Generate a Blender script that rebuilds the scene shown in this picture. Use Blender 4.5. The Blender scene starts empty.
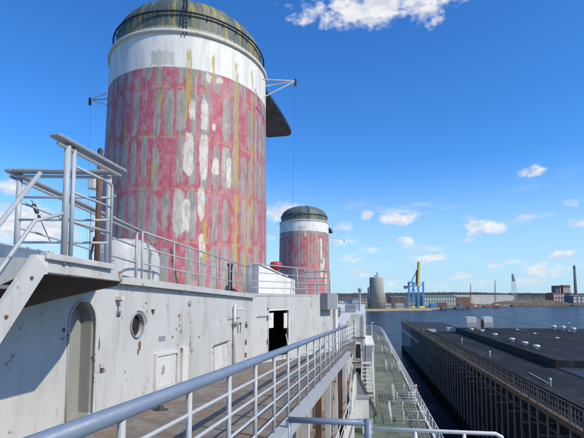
import bpy, math, random
from mathutils import Vector, Matrix, noise as mnoise
from mathutils.geometry import tessellate_polygon
R = math.radians
random.seed(7)
scene = bpy.context.scene
col = scene.collection

# ------------------------------------------------------------------ camera
FPX, CX, CY, SH = 455.0, 292.0, 219.0, 41.2          # focal length and centre in photo pixels (584 x 438)
EYE = Vector((0, 0, 22.0))
YAW, PITCH = R(8.5), R(4.5)
cam_d = bpy.data.cameras.new('camera'); cam = bpy.data.objects.new('camera', cam_d); col.objects.link(cam)
cam.location = EYE
cam.rotation_euler = (R(90) + PITCH, 0, YAW)
cam_d.sensor_width = 36; cam_d.lens = 36 * FPX / 584; cam_d.shift_y = SH / 584
cam_d.clip_start = 0.1; cam_d.clip_end = 20000
scene.camera = cam
# ------------------------------------------------------------------ sun, sky, exposure
SUN_AZ, SUN_EL = R(113), R(40)                          # azimuth clockwise from +Y (along the ship)
sd = bpy.data.lights.new('sun', 'SUN'); sd.energy = 4.1; sd.angle = R(0.5); sd.color = (1, .915, .77)
sun = bpy.data.objects.new('sun', sd); col.objects.link(sun)
sv = Vector((math.sin(SUN_AZ)*math.cos(SUN_EL), math.cos(SUN_AZ)*math.cos(SUN_EL), math.sin(SUN_EL)))
sun.rotation_euler = sv.to_track_quat('Z', 'Y').to_euler(); sun.location = (60, -20, 80)
scene.view_settings.view_transform = 'Standard'; scene.view_settings.look = 'None'
scene.view_settings.exposure = 0.0; scene.view_settings.gamma = 1.0
SKY_STRENGTH = 0.13

CAMR = Matrix.Rotation(YAW, 3, 'Z') @ Matrix.Rotation(R(90) + PITCH, 3, 'X')
def ray(px, py):
    return CAMR @ Vector(((px - CX)/FPX, (CY - py + SH)/FPX, -1.0))
def pt(px, py, depth): return EYE + ray(px, py) * depth
def onz(px, py, z):
    d = ray(px, py); return EYE + d * ((z - EYE.z)/d.z)
def onx(px, py, x):
    d = ray(px, py); return EYE + d * ((x - EYE.x)/d.x)
def ony(px, py, y):
    d = ray(px, py); return EYE + d * ((y - EYE.y)/d.y)

# ------------------------------------------------------------------ node helpers
class E:
    nt = None
    def __init__(s, k): s.k = k
    @staticmethod
    def m(op, *a, clamp=False):
        n = E.nt.nodes.new('ShaderNodeMath'); n.operation = op; n.use_clamp = clamp
        for i, v in enumerate(a):
            if isinstance(v, E): E.nt.links.new(v.k, n.inputs[i])
            else: n.inputs[i].default_value = v
        return E(n.outputs[0])
    def __add__(s, o): return E.m('ADD', s, o)
    __radd__ = __add__
    def __sub__(s, o): return E.m('SUBTRACT', s, o)
    def __rsub__(s, o): return E.m('SUBTRACT', o, s)
    def __mul__(s, o): return E.m('MULTIPLY', s, o)
    __rmul__ = __mul__
    def __truediv__(s, o): return E.m('DIVIDE', s, o)
def lk(a, b): E.nt.links.new(a.k if isinstance(a, E) else a, b)
def mx(a, b): return E.m('MAXIMUM', a, b)
def mn(a, b): return E.m('MINIMUM', a, b)
def absn(a): return E.m('ABSOLUTE', a)
def floor_(a): return E.m('FLOOR', a)
def ramp(x, lo, hi, a=0.0, b=1.0):
    n = E.nt.nodes.new('ShaderNodeMapRange'); n.interpolation_type = 'SMOOTHSTEP'
    lk(x, n.inputs[0]); n.inputs[1].default_value = lo; n.inputs[2].default_value = hi
    n.inputs[3].default_value = a; n.inputs[4].default_value = b
    return E(n.outputs[0])
def pos(): return E(E.nt.nodes.new('ShaderNodeNewGeometry').outputs['Position'])
def uvn(): return E(E.nt.nodes.new('ShaderNodeUVMap').outputs[0])
def sep(v):
    n = E.nt.nodes.new('ShaderNodeSeparateXYZ'); lk(v, n.inputs[0]); return [E(o) for o in n.outputs]
def comb(x, y, z=0.0):
    n = E.nt.nodes.new('ShaderNodeCombineXYZ')
    for i, v in enumerate((x, y, z)):
        if isinstance(v, E): lk(v, n.inputs[i])
        else: n.inputs[i].default_value = v
    return E(n.outputs[0])
def vmul(v, t):
    n = E.nt.nodes.new('ShaderNodeVectorMath'); n.operation = 'MULTIPLY'
    lk(v, n.inputs[0]); n.inputs[1].default_value = t; return E(n.outputs[0])
def noise(v, scale=1.0, detail=4.0, rough=0.55, dist=0.0):
    n = E.nt.nodes.new('ShaderNodeTexNoise'); lk(v, n.inputs['Vector'])
    n.inputs['Scale'].default_value = scale; n.inputs['Detail'].default_value = detail
    n.inputs['Roughness'].default_value = rough; n.inputs['Distortion'].default_value = dist
    return E(n.outputs[0])
def wnoise(v):
    n = E.nt.nodes.new('ShaderNodeTexWhiteNoise'); n.noise_dimensions = '3D'; lk(v, n.inputs['Vector'])
    return E(n.outputs[0])
def mix(f, a, b):
    n = E.nt.nodes.new('ShaderNodeMix'); n.data_type = 'RGBA'
    if isinstance(f, E): lk(f, n.inputs[0])
    else: n.inputs[0].default_value = f
    for v, i in ((a, 6), (b, 7)):
        if isinstance(v, E): lk(v, n.inputs[i])
        else: n.inputs[i].default_value = (*v, 1)
    return E(n.outputs[2])
def newmat(name, rough=0.6, metal=0.0):
    m = bpy.data.materials.new(name); m.use_nodes = True; E.nt = m.node_tree
    b = E.nt.nodes['Principled BSDF']; b.inputs['Roughness'].default_value = rough; b.inputs['Metallic'].default_value = metal
    return m, b
def bump(b, h, strength=0.3, dist=0.02):
    n = E.nt.nodes.new('ShaderNodeBump'); n.inputs['Strength'].default_value = strength; n.inputs['Distance'].default_value = dist
    lk(h, n.inputs['Height']); lk(n.outputs[0], b.inputs['Normal'])
def paint(name, base, rust=0.3, rough=0.5, rustcol=(.20, .085, .035), dirt=(.36, .34, .29), scale=1.0, streak=1.0, stain=.6):
    m, b = newmat(name, rough); p = pos()
    big = noise(p, .7*scale, 4); mid = noise(p, 3*scale, 5, .65); fine = noise(p, 18*scale, 4, .6)
    st = noise(vmul(p, (3.2*scale, 3.2*scale, .5*scale)), 1.0, 6, .7, .5)
    c = mix(ramp(big, .38, .68, 0, .55), base, tuple(x*.86 for x in base))
    c = mix(ramp(st*.75 + big*.25, .47, .64, 0, stain*.65*streak), c, dirt)
    c = mix(ramp(mid*.6 + fine*.4, .58, .66, 0, rust*.8), c, (.30, .25, .20))
    c = mix(ramp(st*.35 + mid*.4 + fine*.25, .605 - .05*rust, .64 - .03*rust, 0, min(1, rust*1.6)), c, rustcol)
    lk(c, b.inputs['Base Color']); bump(b, fine*.4 + mid + noise(p, 1.3*scale, 2)*4, .3, .014)
    lk(ramp(mid, .3, .7, rough-.1, rough+.15), b.inputs['Roughness'])
    return m
def mottled(name, cols, scale=2.0, rough=.8, bs=.3, stretch=(1, 1, 1)):
    m, b = newmat(name, rough); p = vmul(pos(), stretch)
    c = cols[0]
    for i, k in enumerate(cols[1:]):
        n = noise(p, scale*(1 + .8*i), 5, .62, .3*i); c = mix(ramp(n, .42, .60, 0, .85), c, k)
    f = noise(p, scale*14, 3); c = mix(ramp(f, .35, .75, 0, .35), c, tuple(x*.6 for x in cols[0]))
    lk(c, b.inputs['Base Color']); bump(b, f, bs, .02)
    return m

M = {}
M['wall'] = paint('white_wall_paint', (.545, .53, .485), .7, .55, stain=.8)
M['white'] = paint('white_paint', (.70, .68, .62), .5, .5)
M['cream'] = paint('cream_paint', (.76, .73, .64), .35, .55)
M['rail'] = paint('blue_grey_rail_paint', (.17, .22, .29), .3, .42, streak=.4)
M['bar'] = paint('pale_blue_bar_paint', (.42, .44, .44), .5, .45, streak=.6)
M['grail'] = paint('grey_rail_paint', (.40, .41, .41), .45, .45, streak=.4)
M['wrail'] = paint('white_rail_paint', (.70, .69, .65), .35, .5)
M['cap'] = paint('grey_cap_rail', (.30, .32, .34), .3, .45)
M['rust'] = mottled('rusty_steel', [(.16, .07, .035), (.28, .12, .05), (.10, .07, .05)], 4, .85, stretch=(1, 1, .3))
M['rustwhite'] = paint('rusty_white_steel', (.66, .64, .58), .95, .6, stain=1.0)
M['deck'] = mottled('rusty_brown_deck', [(.18, .13, .095), (.27, .155, .085), (.15, .15, .125), (.25, .22, .18)], .9, .85)
M['green'] = mottled('green_deck_paint', [(.115, .145, .08), (.155, .17, .105), (.075, .10, .06), (.19, .19, .14)], .35, .8)
M['dark'] = mottled('painted_dark_interior', [(.012, .012, .013), (.02, .018, .016)], 2, .9)
M['alcove'] = paint('shaded_grey_alcove_paint', (.27, .275, .25), .3, .7)  # grey paint, darkened further to hold the recess's shadow
M['black'] = mottled('black_steel', [(.02, .02, .022), (.04, .038, .036)], 3, .6)
M['hull'] = paint('black_hull', (.025, .026, .03), .3, .55)
M['brownwall'] = mottled('brown_bulkhead', [(.30, .22, .15), (.22, .14, .09), (.42, .36, .28)], 1.2, .8, stretch=(1, 1, .35))
M['redvent'] = paint('red_vent_paint', (.42, .05, .045), .2, .5, dirt=(.3, .12, .1))
M['greybox'] = paint('grey_box_paint', (.27, .28, .285), .25, .55)
M['rust_shade'] = mottled('rust_and_shade_plating', [(.045, .03, .022), (.08, .045, .028), (.03, .026, .024)], 3, .9)  # dark rust for scabs; also carries the landing underside's shade
M['tarp'] = mottled('grey_tarp', [(.10, .115, .12), (.17, .18, .18)], 2, .9)

# ------------------------------------------------------------------ mesh helpers
class MB:
    def __init__(s): s.v = []; s.f = []
    def quadbox(s, p):                                   # 8 points: bottom 0-3 ccw, top 4-7
        b = len(s.v); s.v += [Vector(q) for q in p]
        s.f += [tuple(b+i for i in q) for q in ((3, 2, 1, 0), (4, 5, 6, 7), (0, 1, 5, 4), (1, 2, 6, 5), (2, 3, 7, 6), (3, 0, 4, 7))]
        return s
    def box(s, x0, x1, y0, y1, z0, z1):
        return s.quadbox([(x0, y0, z0), (x1, y0, z0), (x1, y1, z0), (x0, y1, z0), (x0, y0, z1), (x1, y0, z1), (x1, y1, z1), (x0, y1, z1)])
    def beam(s, a, b, w, h, up=Vector((0, 0, 1))):       # rectangular bar from a to b
        a = Vector(a); b = Vector(b); t = (b-a).normalized(); sd_ = t.cross(up)
        if sd_.length < 1e-4: sd_ = t.cross(Vector((1, 0, 0)))
        sd_.normalize(); u = sd_.cross(t); sd_ = sd_*w/2; u = u*h/2
        return s.quadbox([a-sd_-u, a+sd_-u, b+sd_-u, b-sd_-u, a-sd_+u, a+sd_+u, b+sd_+u, b-sd_+u])
    def tube(s, path, r, n=8, r2=None):
        path = [Vector(p) for p in path]; b0 = len(s.v); k = len(path)
        prev = None
        for i, p in enumerate(path):
            t = (path[min(i+1, k-1)] - path[max(i-1, 0)]).normalized()
            if prev is None:
                x = t.cross(Vector((0, 0, 1)))
                if x.length < 1e-3: x = t.cross(Vector((1, 0, 0)))
            else: x = prev - t*prev.dot(t)
            x.normalize(); prev = x; y = t.cross(x)
            rr = r if r2 is None else r + (r2-r)*i/(k-1)
            for j in range(n):
                a = 2*math.pi*j/n; s.v.append(p + x*rr*math.cos(a) + y*rr*math.sin(a))
        for i in range(k-1):
            for j in range(n):
                a = b0+i*n+j; c = b0+i*n+(j+1) % n; s.f.append((a, c, c+n, a+n))
        s.f.append(tuple(b0+j for j in reversed(range(n)))); s.f.append(tuple(b0+(k-1)*n+j for j in range(n)))
        return s
    def lathe(s, c, prof, n=20, axis=None):              # profile list of (r, z) about vertical through c
        c = Vector(c); b0 = len(s.v); k = len(prof)
        for r, z in prof:
            for j in range(n):
                a = 2*math.pi*j/n; s.v.append(c + Vector((r*math.cos(a), r*math.sin(a), z)))
        for i in range(k-1):
            for j in range(n):
                a = b0+i*n+j; d = b0+i*n+(j+1) % n; s.f.append((a, d, d+n, a+n))
        s.f.append(tuple(b0+j for j in reversed(range(n)))); s.f.append(tuple(b0+(k-1)*n+j for j in range(n)))
        return s
    def prism(s, poly, ext):                             # polygon (3D points) extruded by vector
        ext = Vector(ext); b = len(s.v); n = len(poly); s.v += [Vector(p) for p in poly] + [Vector(p)+ext for p in poly]
        s.f.append(tuple(b+i for i in reversed(range(n)))); s.f.append(tuple(b+n+i for i in range(n)))
        for i in range(n): s.f.append((b+i, b+(i+1) % n, b+n+(i+1) % n, b+n+i))
        return s
    def holed(s, outer, holes, fn, thick):               # 2D outline with holes -> slab; fn(a, b, t) gives the 3D point
        loops = [outer] + holes; flat = [p for l in loops for p in l]
        tris = tessellate_polygon([[Vector((a, b, 0)) for a, b in l] for l in loops])
        b = len(s.v); n = len(flat)
        s.v += [fn(a, c, 0) for a, c in flat] + [fn(a, c, thick) for a, c in flat]
        for t in tris: s.f.append(tuple(b+i for i in t)); s.f.append(tuple(b+n+i for i in reversed(t)))
        o = 0
        for l in loops:
            for i in range(len(l)):
                i2 = (i+1) % len(l); s.f.append((b+o+i, b+o+i2, b+n+o+i2, b+n+o+i))
            o += len(l)
        return s
    def mesh(s, name, off=None, smooth=False):
        me = bpy.data.meshes.new(name); o = off or Vector((0, 0, 0))
        me.from_pydata([v-o for v in s.v], [], s.f)
        import bmesh
        bm = bmesh.new(); bm.from_mesh(me); bmesh.ops.recalc_face_normals(bm, faces=bm.faces); bm.to_mesh(me); bm.free()
        if smooth: me.shade_smooth()
        return me
    def build(s, name, mat, parent=None, smooth=False, bevel=0):
        off = None
        if parent is not None: off = parent.matrix_world.translation if parent.parent is None else parent.parent.location
        if parent is not None and parent.parent is None: off = parent.location
        if parent is None:
            n = len(s.v); off = sum(s.v, Vector())/n; off.z = min(v.z for v in s.v)
        me = s.mesh(name, off, smooth); me.materials.append(M[mat] if isinstance(mat, str) else mat)
        o = bpy.data.objects.new(name, me); col.objects.link(o)
        if parent is None: o.location = off
        else: o.parent = parent
        if bevel:
            md = o.modifiers.new('bevel', 'BEVEL'); md.width = bevel; md.segments = 2; md.limit_method = 'ANGLE'; md.harden_normals = False
        return o
def tag(o, label=None, cat=None, group=None, kind=None):
    for k, v in (('label', label), ('category', cat), ('group', group), ('kind', kind)):
        if v: o[k] = v
    return o
def thing(name, loc, label, cat, group=None):
    o = bpy.data.objects.new(name, None); col.objects.link(o); o.location = loc; o.empty_display_size = .3
    return tag(o, label, cat, group)
def inst(name, me, parent, loc, rot=None, scale=None):
    o = bpy.data.objects.new(name, me); col.objects.link(o); o.parent = parent
    o.location = Vector(loc) - (parent.location if parent else Vector())
    if rot: o.rotation_euler = rot
    if scale: o.scale = scale
    return o
def along(path, d):
    for a, b in zip(path, path[1:]):
        L = (b-a).length
        if d <= L + 1e-6: return a + (b-a)*(d/L)
        d -= L
    return path[-1]
def plen(path): return sum((b-a).length for a, b in zip(path, path[1:]))
def railing(name, label, path, height, bars, r_top, r_bar, r_post, step, mtop, mbar, group=None, posts=None, square=False, cat='railing'):
    path = [Vector(p) for p in path]; root = thing(name, path[0], label, cat, group)
    up = Vector((0, 0, 1))
    MB().tube([p+up*height for p in path], r_top, 12 if r_top > .03 else 8).build('top_rail', mtop, root, True)
    for h in bars: MB().tube([p+up*h for p in path], r_bar, 8).build('rail_bar', mbar, root, True)
    pm = MB().tube([(0, 0, -.01), (0, 0, height - r_top*.5)], r_post, 8).mesh('post', None, True); pm.materials.append(M[mbar])
    L = plen(path)
    ds = posts if posts else [min(i*step, L) for i in range(int(L/step + .5)+1)]
    for d in ds: inst('post', pm, root, along(path, d))
    return root
def arc(c, r, a0, a1, n): return [(c[0]+r*math.cos(a0+(a1-a0)*i/n), c[1]+r*math.sin(a0+(a1-a0)*i/n)) for i in range(n+1)]

# ------------------------------------------------------------------ world
w = bpy.data.worlds.new('World'); scene.world = w; w.use_nodes = True; E.nt = w.node_tree
def build_world():
    nt = E.nt; bg = nt.nodes['Background']
    sky = nt.nodes.new('ShaderNodeTexSky'); sky.sky_type = 'NISHITA'; sky.sun_disc = False
    sky.sun_elevation = SUN_EL; sky.sun_rotation = SUN_AZ; sky.altitude = 20; sky.air_density = 1.0; sky.dust_density = .35; sky.ozone_density = 2.2
    hs = nt.nodes.new('ShaderNodeHueSaturation'); hs.inputs['Saturation'].default_value = 1.22; hs.inputs['Value'].default_value = 1.0
    nt.links.new(sky.outputs[0], hs.inputs['Color'])
    tint = nt.nodes.new('ShaderNodeMix'); tint.data_type = 'RGBA'; tint.blend_type = 'MULTIPLY'; tint.inputs[0].default_value = 1.0
    nt.links.new(hs.outputs[0], tint.inputs[6]); tint.inputs[7].default_value = (.62, 1.11, 1.60, 1)
    tc = nt.nodes.new('ShaderNodeTexCoord'); d = E(tc.outputs['Generated'])
    x, y, z = sep(d)
    az = E.m('ARCTAN2', x, y); el = E.m('ARCSINE', z)
    v = comb(az, el*1.7, 0.0)
    nz = noise(v, 16, 7, .62, .4); nz2 = noise(v, 55, 5, .6); nn = nz*.72 + nz2*.28
    clouds = [(385, 6, 92, 20, 1.0), (440, 20, 14, 7, .6), (310, 22, 16, 5, .45), (398, 217, 19, 8, 1), (485, 228, 17, 8, 1), (530, 172, 15, 5, .7),
              (368, 214, 7, 6, .8), (290, 213, 26, 11, 1), (343, 241, 16, 6, .6), (8, 187, 16, 9, .8), (22, 224, 50, 19, 1.1), (578, 225, 10, 6, .8), (574, 202, 8, 4, .5),
              (428, 258, 18, 5, .9), (385, 265, 22, 5, .55), (500, 266, 16, 9, .55), (546, 270, 26, 8, .6), (372, 251, 18, 4, .5), (455, 276, 16, 4, .6), (520, 263, 14, 5, .5),
              (360, 272, 30, 7, .5), (440, 245, 14, 4, .4), (345, 225, 14, 6, .5), (408, 240, 10, 4, .6), (412, 283, 16, 4, .6), (470, 240, 9, 3, .5), (352, 257, 14, 5, .7), (388, 283, 14, 4, .5), (565, 255, 12, 4, .6), (480, 284, 20, 4, .5)]
    tot = None
    for px, py, hw, hh, s in clouds:
        r = ray(px, py).normalized(); a0 = math.atan2(r.x, r.y); e0 = math.asin(r.z)
        k = max(0.25, math.cos(e0)) ; ww = hw/FPX/k*.95; hv = hh/FPX*.95
        if py < 60: ww *= .82; hv *= .8
        dx = (az - a0)*(1/ww); dy = (el - e0)*(1/hv)
        q = (1.0 - (dx*dx + dy*dy)*.55)*s
        tot = q if tot is None else mx(tot, q)
    # thin broken cloud low over the whole horizon
    lowband = ramp(el, .0, .03)*ramp(el, .12, .26, 1, 0)
    gen = noise(comb(az*1.0, el*3.4, 3.0), 7, 6, .6)
    f1 = ramp(tot*.62 + (nn-.5)*2.3, .14, .66)
    f2 = ramp(gen, .54, .72, 0, .62)*lowband
    fac = mx(mn(f1, .95), f2)
    shade = ramp(noise(comb(az, el*2.2 + .02, 1.0), 24, 5), .35, .65)
    ccol = mix(shade, (5.2, 5.5, 6.1), (7.2, 7.2, 7.3))
    air = mix(ramp(absn(el), .0, .30, .80, 0), E(tint.outputs[2]), (4.0, 5.7, 7.2))
    lk(mix(fac, air, ccol), bg.inputs['Color']); bg.inputs['Strength'].default_value = SKY_STRENGTH
build_world()

# ------------------------------------------------------------------ frames of the ship
D = ray(383, 312); D = D / math.hypot(D.x, D.y); U = Vector((D.y, -D.x, 0)); Z = Vector((0, 0, 1))
def N(s, u, v): return EYE + D*s + U*u + Z*v
NN = N
def nu(px, py, u):                                       # pixel -> (s, v) on the vertical plane at lateral u
    d = ray(px, py); t = u / d.dot(U); p = d*t
    s = p.x*D.x + p.y*D.y; return s, p.z - D.z*s
def npt(px, py, u): return EYE + ray(px, py)*(u/ray(px, py).dot(U))
UW, VTOP, VDECK, UR = -4.5, .54, -1.85, -1.58
SC = 15.5                                                # where the side wall turns outwards
A = N(SC, UW, 0); zA = N(SC, UW, VDECK).z
B = Vector((-1.25, 21.9, 0)); zB = N(21.5, 0, VDECK).z
WT = Vector((B.x-A.x, B.y-A.y, 0)); WL = WT.length; WT.normalize(); WN = Vector((WT.y, -WT.x, 0))
def slant(px, py):                                       # pixel -> (distance along the slanted wall, z)
    d = ray(px, py); p0 = Vector((A.x, A.y, 0)); t = (p0-Vector((0, 0, 0))).dot(WN)/d.dot(WN); q = d*t
    return (q-p0).dot(WT), 22+q.z
def S3(a, z, out=0.0): return Vector((A.x, A.y, z)) + WT*a + WN*out
ZT = 22.0                                                # roof edge height on the slanted wall

# ------------------------------------------------------------------ water and land
def water():
    m, b = newmat('river_water', .12); p = pos()
    n1 = noise(vmul(p, (.05, .12, .1)), 1, 4, .6); n2 = noise(vmul(p, (.45, .9, .5)), 1, 5, .65); n3 = noise(p, .012, 3)
    lk(mix(ramp(n3, .35, .65), (.004, .013, .032), (.008, .023, .05)), b.inputs['Base Color'])
    b.inputs['IOR'].default_value = 1.33; b.inputs['Specular IOR Level'].default_value = .17; lk(ramp(n1, .3, .7, .16, .32), b.inputs['Roughness'])
    bump(b, n1*1.4 + n2*.7, 1.0, 1.4)
    M['water'] = m
    tag(MB().quadbox([(-6000, -3000, -1), (6000, -3000, -1), (6000, 9000, -1), (-6000, 9000, -1), (-6000, -3000, 0), (6000, -3000, 0), (6000, 9000, 0), (-6000, 9000, 0)]).build('river_water', m), kind='structure')
water()
M['land'] = mottled('shore_ground', [(.23, .19, .12), (.15, .14, .075), (.30, .25, .17)], .02, .9)
M['quay'] = mottled('tan_quay', [(.50, .40, .24), (.42, .34, .22)], .05, .9)
shore_px = [(300, 312), (365, 311), (430, 310.3), (447, 308.2), (480, 306.8), (521, 305.8), (560, 305), (600, 304.8)]
shore = [onz(x, y, 0) for x, y in shore_px]
def hill_h(x): return 31 + 5*mnoise.noise(Vector((x*.0016, 0, 0))) + 2*mnoise.noise(Vector((x*.01, 3, 0)))
def land():
    a = shore[0] + (shore[0]-shore[1])*12; z_ = shore[-1] + (shore[-1]-shore[-2])*30
    line = [a] + shore + [z_]
    poly = [Vector((p.x, p.y, -.5)) for p in line] + [Vector((6000, 8500, -.5)), Vector((-5000, 8500, -.5))]
    tag(MB().prism(poly, (0, 0, 2.7)).build('far_shore', 'land'), kind='structure')
    q = [Vector((p.x, p.y, 0)) for p in [a] + shore[:3]]
    mb = MB()
    for p, r in zip(q, q[1:]): mb.beam(p + Vector((0, -.5, 1.3)), r + Vector((0, -.5, 1.3)), 9, 3.0)
    tag(mb.build('quay', 'quay'), kind='structure')
    # low hills on the horizon
    mb = MB(); n = 160
    for i in range(n+1):
        x = -1800 + 4600*i/n
        for y, k in ((1500, -.05), (1600, .45), (1750, .8), (1900, 1.0), (2300, 1.0), (2500, .0)): mb.v.append(Vector((x, y, hill_h(x)*k)))
    for i in range(n):
        for j in range(5): a_ = i*6+j; mb.f.append((a_, a_+6, a_+7, a_+1))
    M['hill'] = mottled('hill_woods', [(.10, .098, .08), (.125, .112, .085), (.08, .085, .075)], .02, .95)
    tag(mb.build('hills', 'hill'), kind='structure')
land()

# ------------------------------------------------------------------ the ship: hull and decks
ZG = 12.5                                                # green main deck
def edge_x(y): return 4.75 + .9*min(1, max(0, (y-20)/95.0)) if y < 120 else 5.65 - 1.6*((y-120)/16.0)**2
def hull():
    ys = [-60, -20, 0, 20, 40, 60, 80, 100, 115, 120, 124, 128, 131, 134]
    mb = MB(); top = [Vector((edge_x(y), y, ZG-.02)) for y in ys]; bot = [Vector((edge_x(y)-.9*(y > 118) - .2, y, -2)) for y in ys]
    topl = [Vector((-20.8-edge_x(y), y, ZG-.02)) for y in ys]; botl = [Vector((-20.8-edge_x(y)+.2, y, -2)) for y in ys]
    n = len(ys); mb.v = top + bot + topl + botl
    for i in range(n-1):
        mb.f += [(i, n+i, n+i+1, i+1), (2*n+i, 2*n+i+1, 3*n+i+1, 3*n+i), (n+i, 3*n+i, 3*n+i+1, n+i+1), (i, i+1, 2*n+i+1, 2*n+i)]
    mb.f += [(n-1, 2*n-1, 4*n-1, 3*n-1), (0, 2*n, 3*n, n)]
    tag(mb.build('ship_hull', 'hull'), kind='structure')
    mb = MB(); a = [Vector((edge_x(y)-.02, y, ZG+.02)) for y in ys]; b = [Vector((-20.78-edge_x(y), y, ZG+.02)) for y in ys]
    mb.prism(a + list(reversed(b)), (0, 0, -.03))
    tag(mb.build('main_deck', 'green'), kind='structure')
    mb = MB()
    for y0, y1 in zip(ys, ys[1:]):
        mb.beam((edge_x(y0)-.06, y0, ZG+.07), (edge_x(y1)-.06, y1, ZG+.07), .14, .16)
    tag(mb.build('waterway_coaming', 'wrail'), kind='structure')
hull()

# near walkway deck with its white edge
def walkway():
    e = [N(-3, UR+.12, VDECK), N(20.6, UR+.12, VDECK), S3(WL, zB), S3(0, zA), N(-3, UW, VDECK)]
    tag(MB().prism(e, (0, 0, -.14)).build('walkway_deck', 'deck'), kind='structure')
    mb = MB().beam(N(-3, UR+.06, VDECK+.0), N(20.5, UR+.06, VDECK+.0), .17, .2)
    tag(mb.build('walkway_coaming', 'bar'), kind='structure')
    e2 = [S3(WL-.1, zB), N(20.5, UR+.2, VDECK), Vector((-.25, 25.6, zB-.05)), Vector((-.4, 28, zB-.1)), Vector((-9, 28, zB-.1)), Vector((-9, 22, zB))]
    tag(MB().prism([p+Vector((0, 0, -.006)) for p in e2], (0, 0, -.13)).build('side_deck', 'deck'), kind='structure')
    # promenade level underneath
    e3 = [N(-3, -1.35, -4.75), N(20.9, -1.35, -4.75), N(21.6, -1.9, -4.75), N(27, -2.4, -4.75), N(27, -9, -4.75), N(-3, -9, -4.75)]
    tag(MB().prism(e3, (0, 0, -.2)).build('promenade_deck', 'deck'), kind='structure')
walkway()

# ------------------------------------------------------------------ deckhouse with arched recess, porthole, doorway
def deckhouse():
    root = thing('deckhouse', N(8, UW, VDECK), 'long weathered white steel deckhouse wall with arched recess, porthole and dark doorway', 'deckhouse')
    fn = lambda a, b, t: N(a, UW - t, b)
    s0, s1 = nu(68, 340, UW)[0], nu(95.5, 340, UW)[0]
    vt = nu(82, 300, UW)[1]; r = (s1-s0)/2; vb = VDECK + .16
    arch = [(s0, vb+.08), (s0+.08, vb), (s1-.08, vb), (s1, vb+.08)] + arc(((s0+s1)/2, vt-r*1.15), r, 0, math.pi, 14)
    arch = [(a, b if i < 4 else vt-r*1.15+(b-vt+r*1.15)*1.15) for i, (a, b) in enumerate(arch)]
    pc = nu(137, 325.5, UW); pr = .215
    port = arc(pc, pr, 0, 2*math.pi*23/24, 23)
    outer = [(-3, VDECK-.05), (SC, VDECK-.05), (SC, VTOP), (-3, VTOP)]
    MB().holed(outer, [arch, port], fn, .09).build('wall', 'wall', root)
    # recess: liner and back plate
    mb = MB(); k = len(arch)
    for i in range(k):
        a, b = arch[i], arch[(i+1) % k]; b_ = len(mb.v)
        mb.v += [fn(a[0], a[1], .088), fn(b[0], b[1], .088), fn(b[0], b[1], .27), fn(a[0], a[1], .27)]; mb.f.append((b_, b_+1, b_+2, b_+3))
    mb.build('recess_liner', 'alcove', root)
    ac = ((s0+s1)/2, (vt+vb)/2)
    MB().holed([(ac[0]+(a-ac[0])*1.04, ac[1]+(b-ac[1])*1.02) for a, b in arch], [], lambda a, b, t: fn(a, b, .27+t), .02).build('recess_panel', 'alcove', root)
    MB().tube([fn(a, b, -.005) for a, b in arch + arch[:1]], .018, 6).build('recess_rim', 'wall', root, True)
    # porthole
    p = thing_part = MB()
    ring = MB().tube([fn(a, b, -.015) for a, b in arc(pc, pr+.012, 0, 2*math.pi, 28)], .017, 8).build('porthole', 'greybox', root, True)
    MB().holed(arc(pc, pr+.04, 0, 2*math.pi*23/24, 23), [], lambda a, b, t: fn(a, b, .075+t), .02).build('glass', M['dark'], ring)
    MB().tube([fn(a, b, -.03) for a, b in arc((pc[0]+.03, pc[1]+.0), pr+.07, R(10), R(100), 10)], .013, 6).build('rain_hood', 'wall', ring, True)
    # slanted wall with doorway
    a0, zt = slant(268, 310.5); a1, _ = slant(288.5, 310.5); zb0 = zA + (zB-zA)*(a0/WL)
    sf = lambda a, z, t: S3(a, z, -t)
    door = [(a0, zb0+.12), (a1, zb0+.12)] + [(a1, zt-.05), (a1-.05, zt), (a0+.05, zt), (a0, zt-.05)]
    MB().holed([(0.0, zA-.1), (WL, zB-.1), (WL, ZT), (0.0, ZT)], [door], sf, .09).build('wall', 'wall', root)
    fr = MB()
    fr.tube([sf(a, z, -.01) for a, z in door + door[:1]], .025, 6); df = fr.build('door_frame', 'white', root, True)
    for zz in (zt-.35, zt-1.2): MB().tube([sf(a0-.06, zz, -.05), sf(a0-.06, zz+.16, -.05)], .03, 8).build('hinge', 'greybox', df)
    # two pale plates added for the bright windows seen through the doorway
    for q0, q1, y0, y1 in ((268.6, 274.6, 313, 328), (285, 288.3, 313, 328)):
        b0, b1 = slant(q0, 320)[0], slant(q1, 320)[0]; z1, z0 = slant((q0+q1)/2, y0)[1], slant((q0+q1)/2, y1)[1]
        MB().quadbox([S3(b0, z0, -.05), S3(b1, z0, -.05), S3(b1, z0, -.07), S3(b0, z0, -.07), S3(b0, z1, -.05), S3(b1, z1, -.05), S3(b1, z1, -.07), S3(b0, z1, -.07)]).build('doorway_light_plate', 'cream', root)
    # room behind the doorway, its darkness painted on as near-black lining
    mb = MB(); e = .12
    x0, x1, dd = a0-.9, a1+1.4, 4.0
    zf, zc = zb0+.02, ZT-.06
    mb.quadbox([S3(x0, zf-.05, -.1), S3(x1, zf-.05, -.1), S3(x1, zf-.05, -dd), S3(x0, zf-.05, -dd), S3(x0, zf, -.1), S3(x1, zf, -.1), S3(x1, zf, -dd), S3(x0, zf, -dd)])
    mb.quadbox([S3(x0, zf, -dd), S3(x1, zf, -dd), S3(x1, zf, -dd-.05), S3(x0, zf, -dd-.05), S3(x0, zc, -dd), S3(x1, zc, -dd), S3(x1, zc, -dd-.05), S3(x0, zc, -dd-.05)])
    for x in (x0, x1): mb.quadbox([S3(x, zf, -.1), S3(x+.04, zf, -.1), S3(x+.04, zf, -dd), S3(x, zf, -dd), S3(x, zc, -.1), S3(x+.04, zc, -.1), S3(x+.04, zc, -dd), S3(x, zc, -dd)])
    mb.build('room_lining', 'dark', root)
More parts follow.
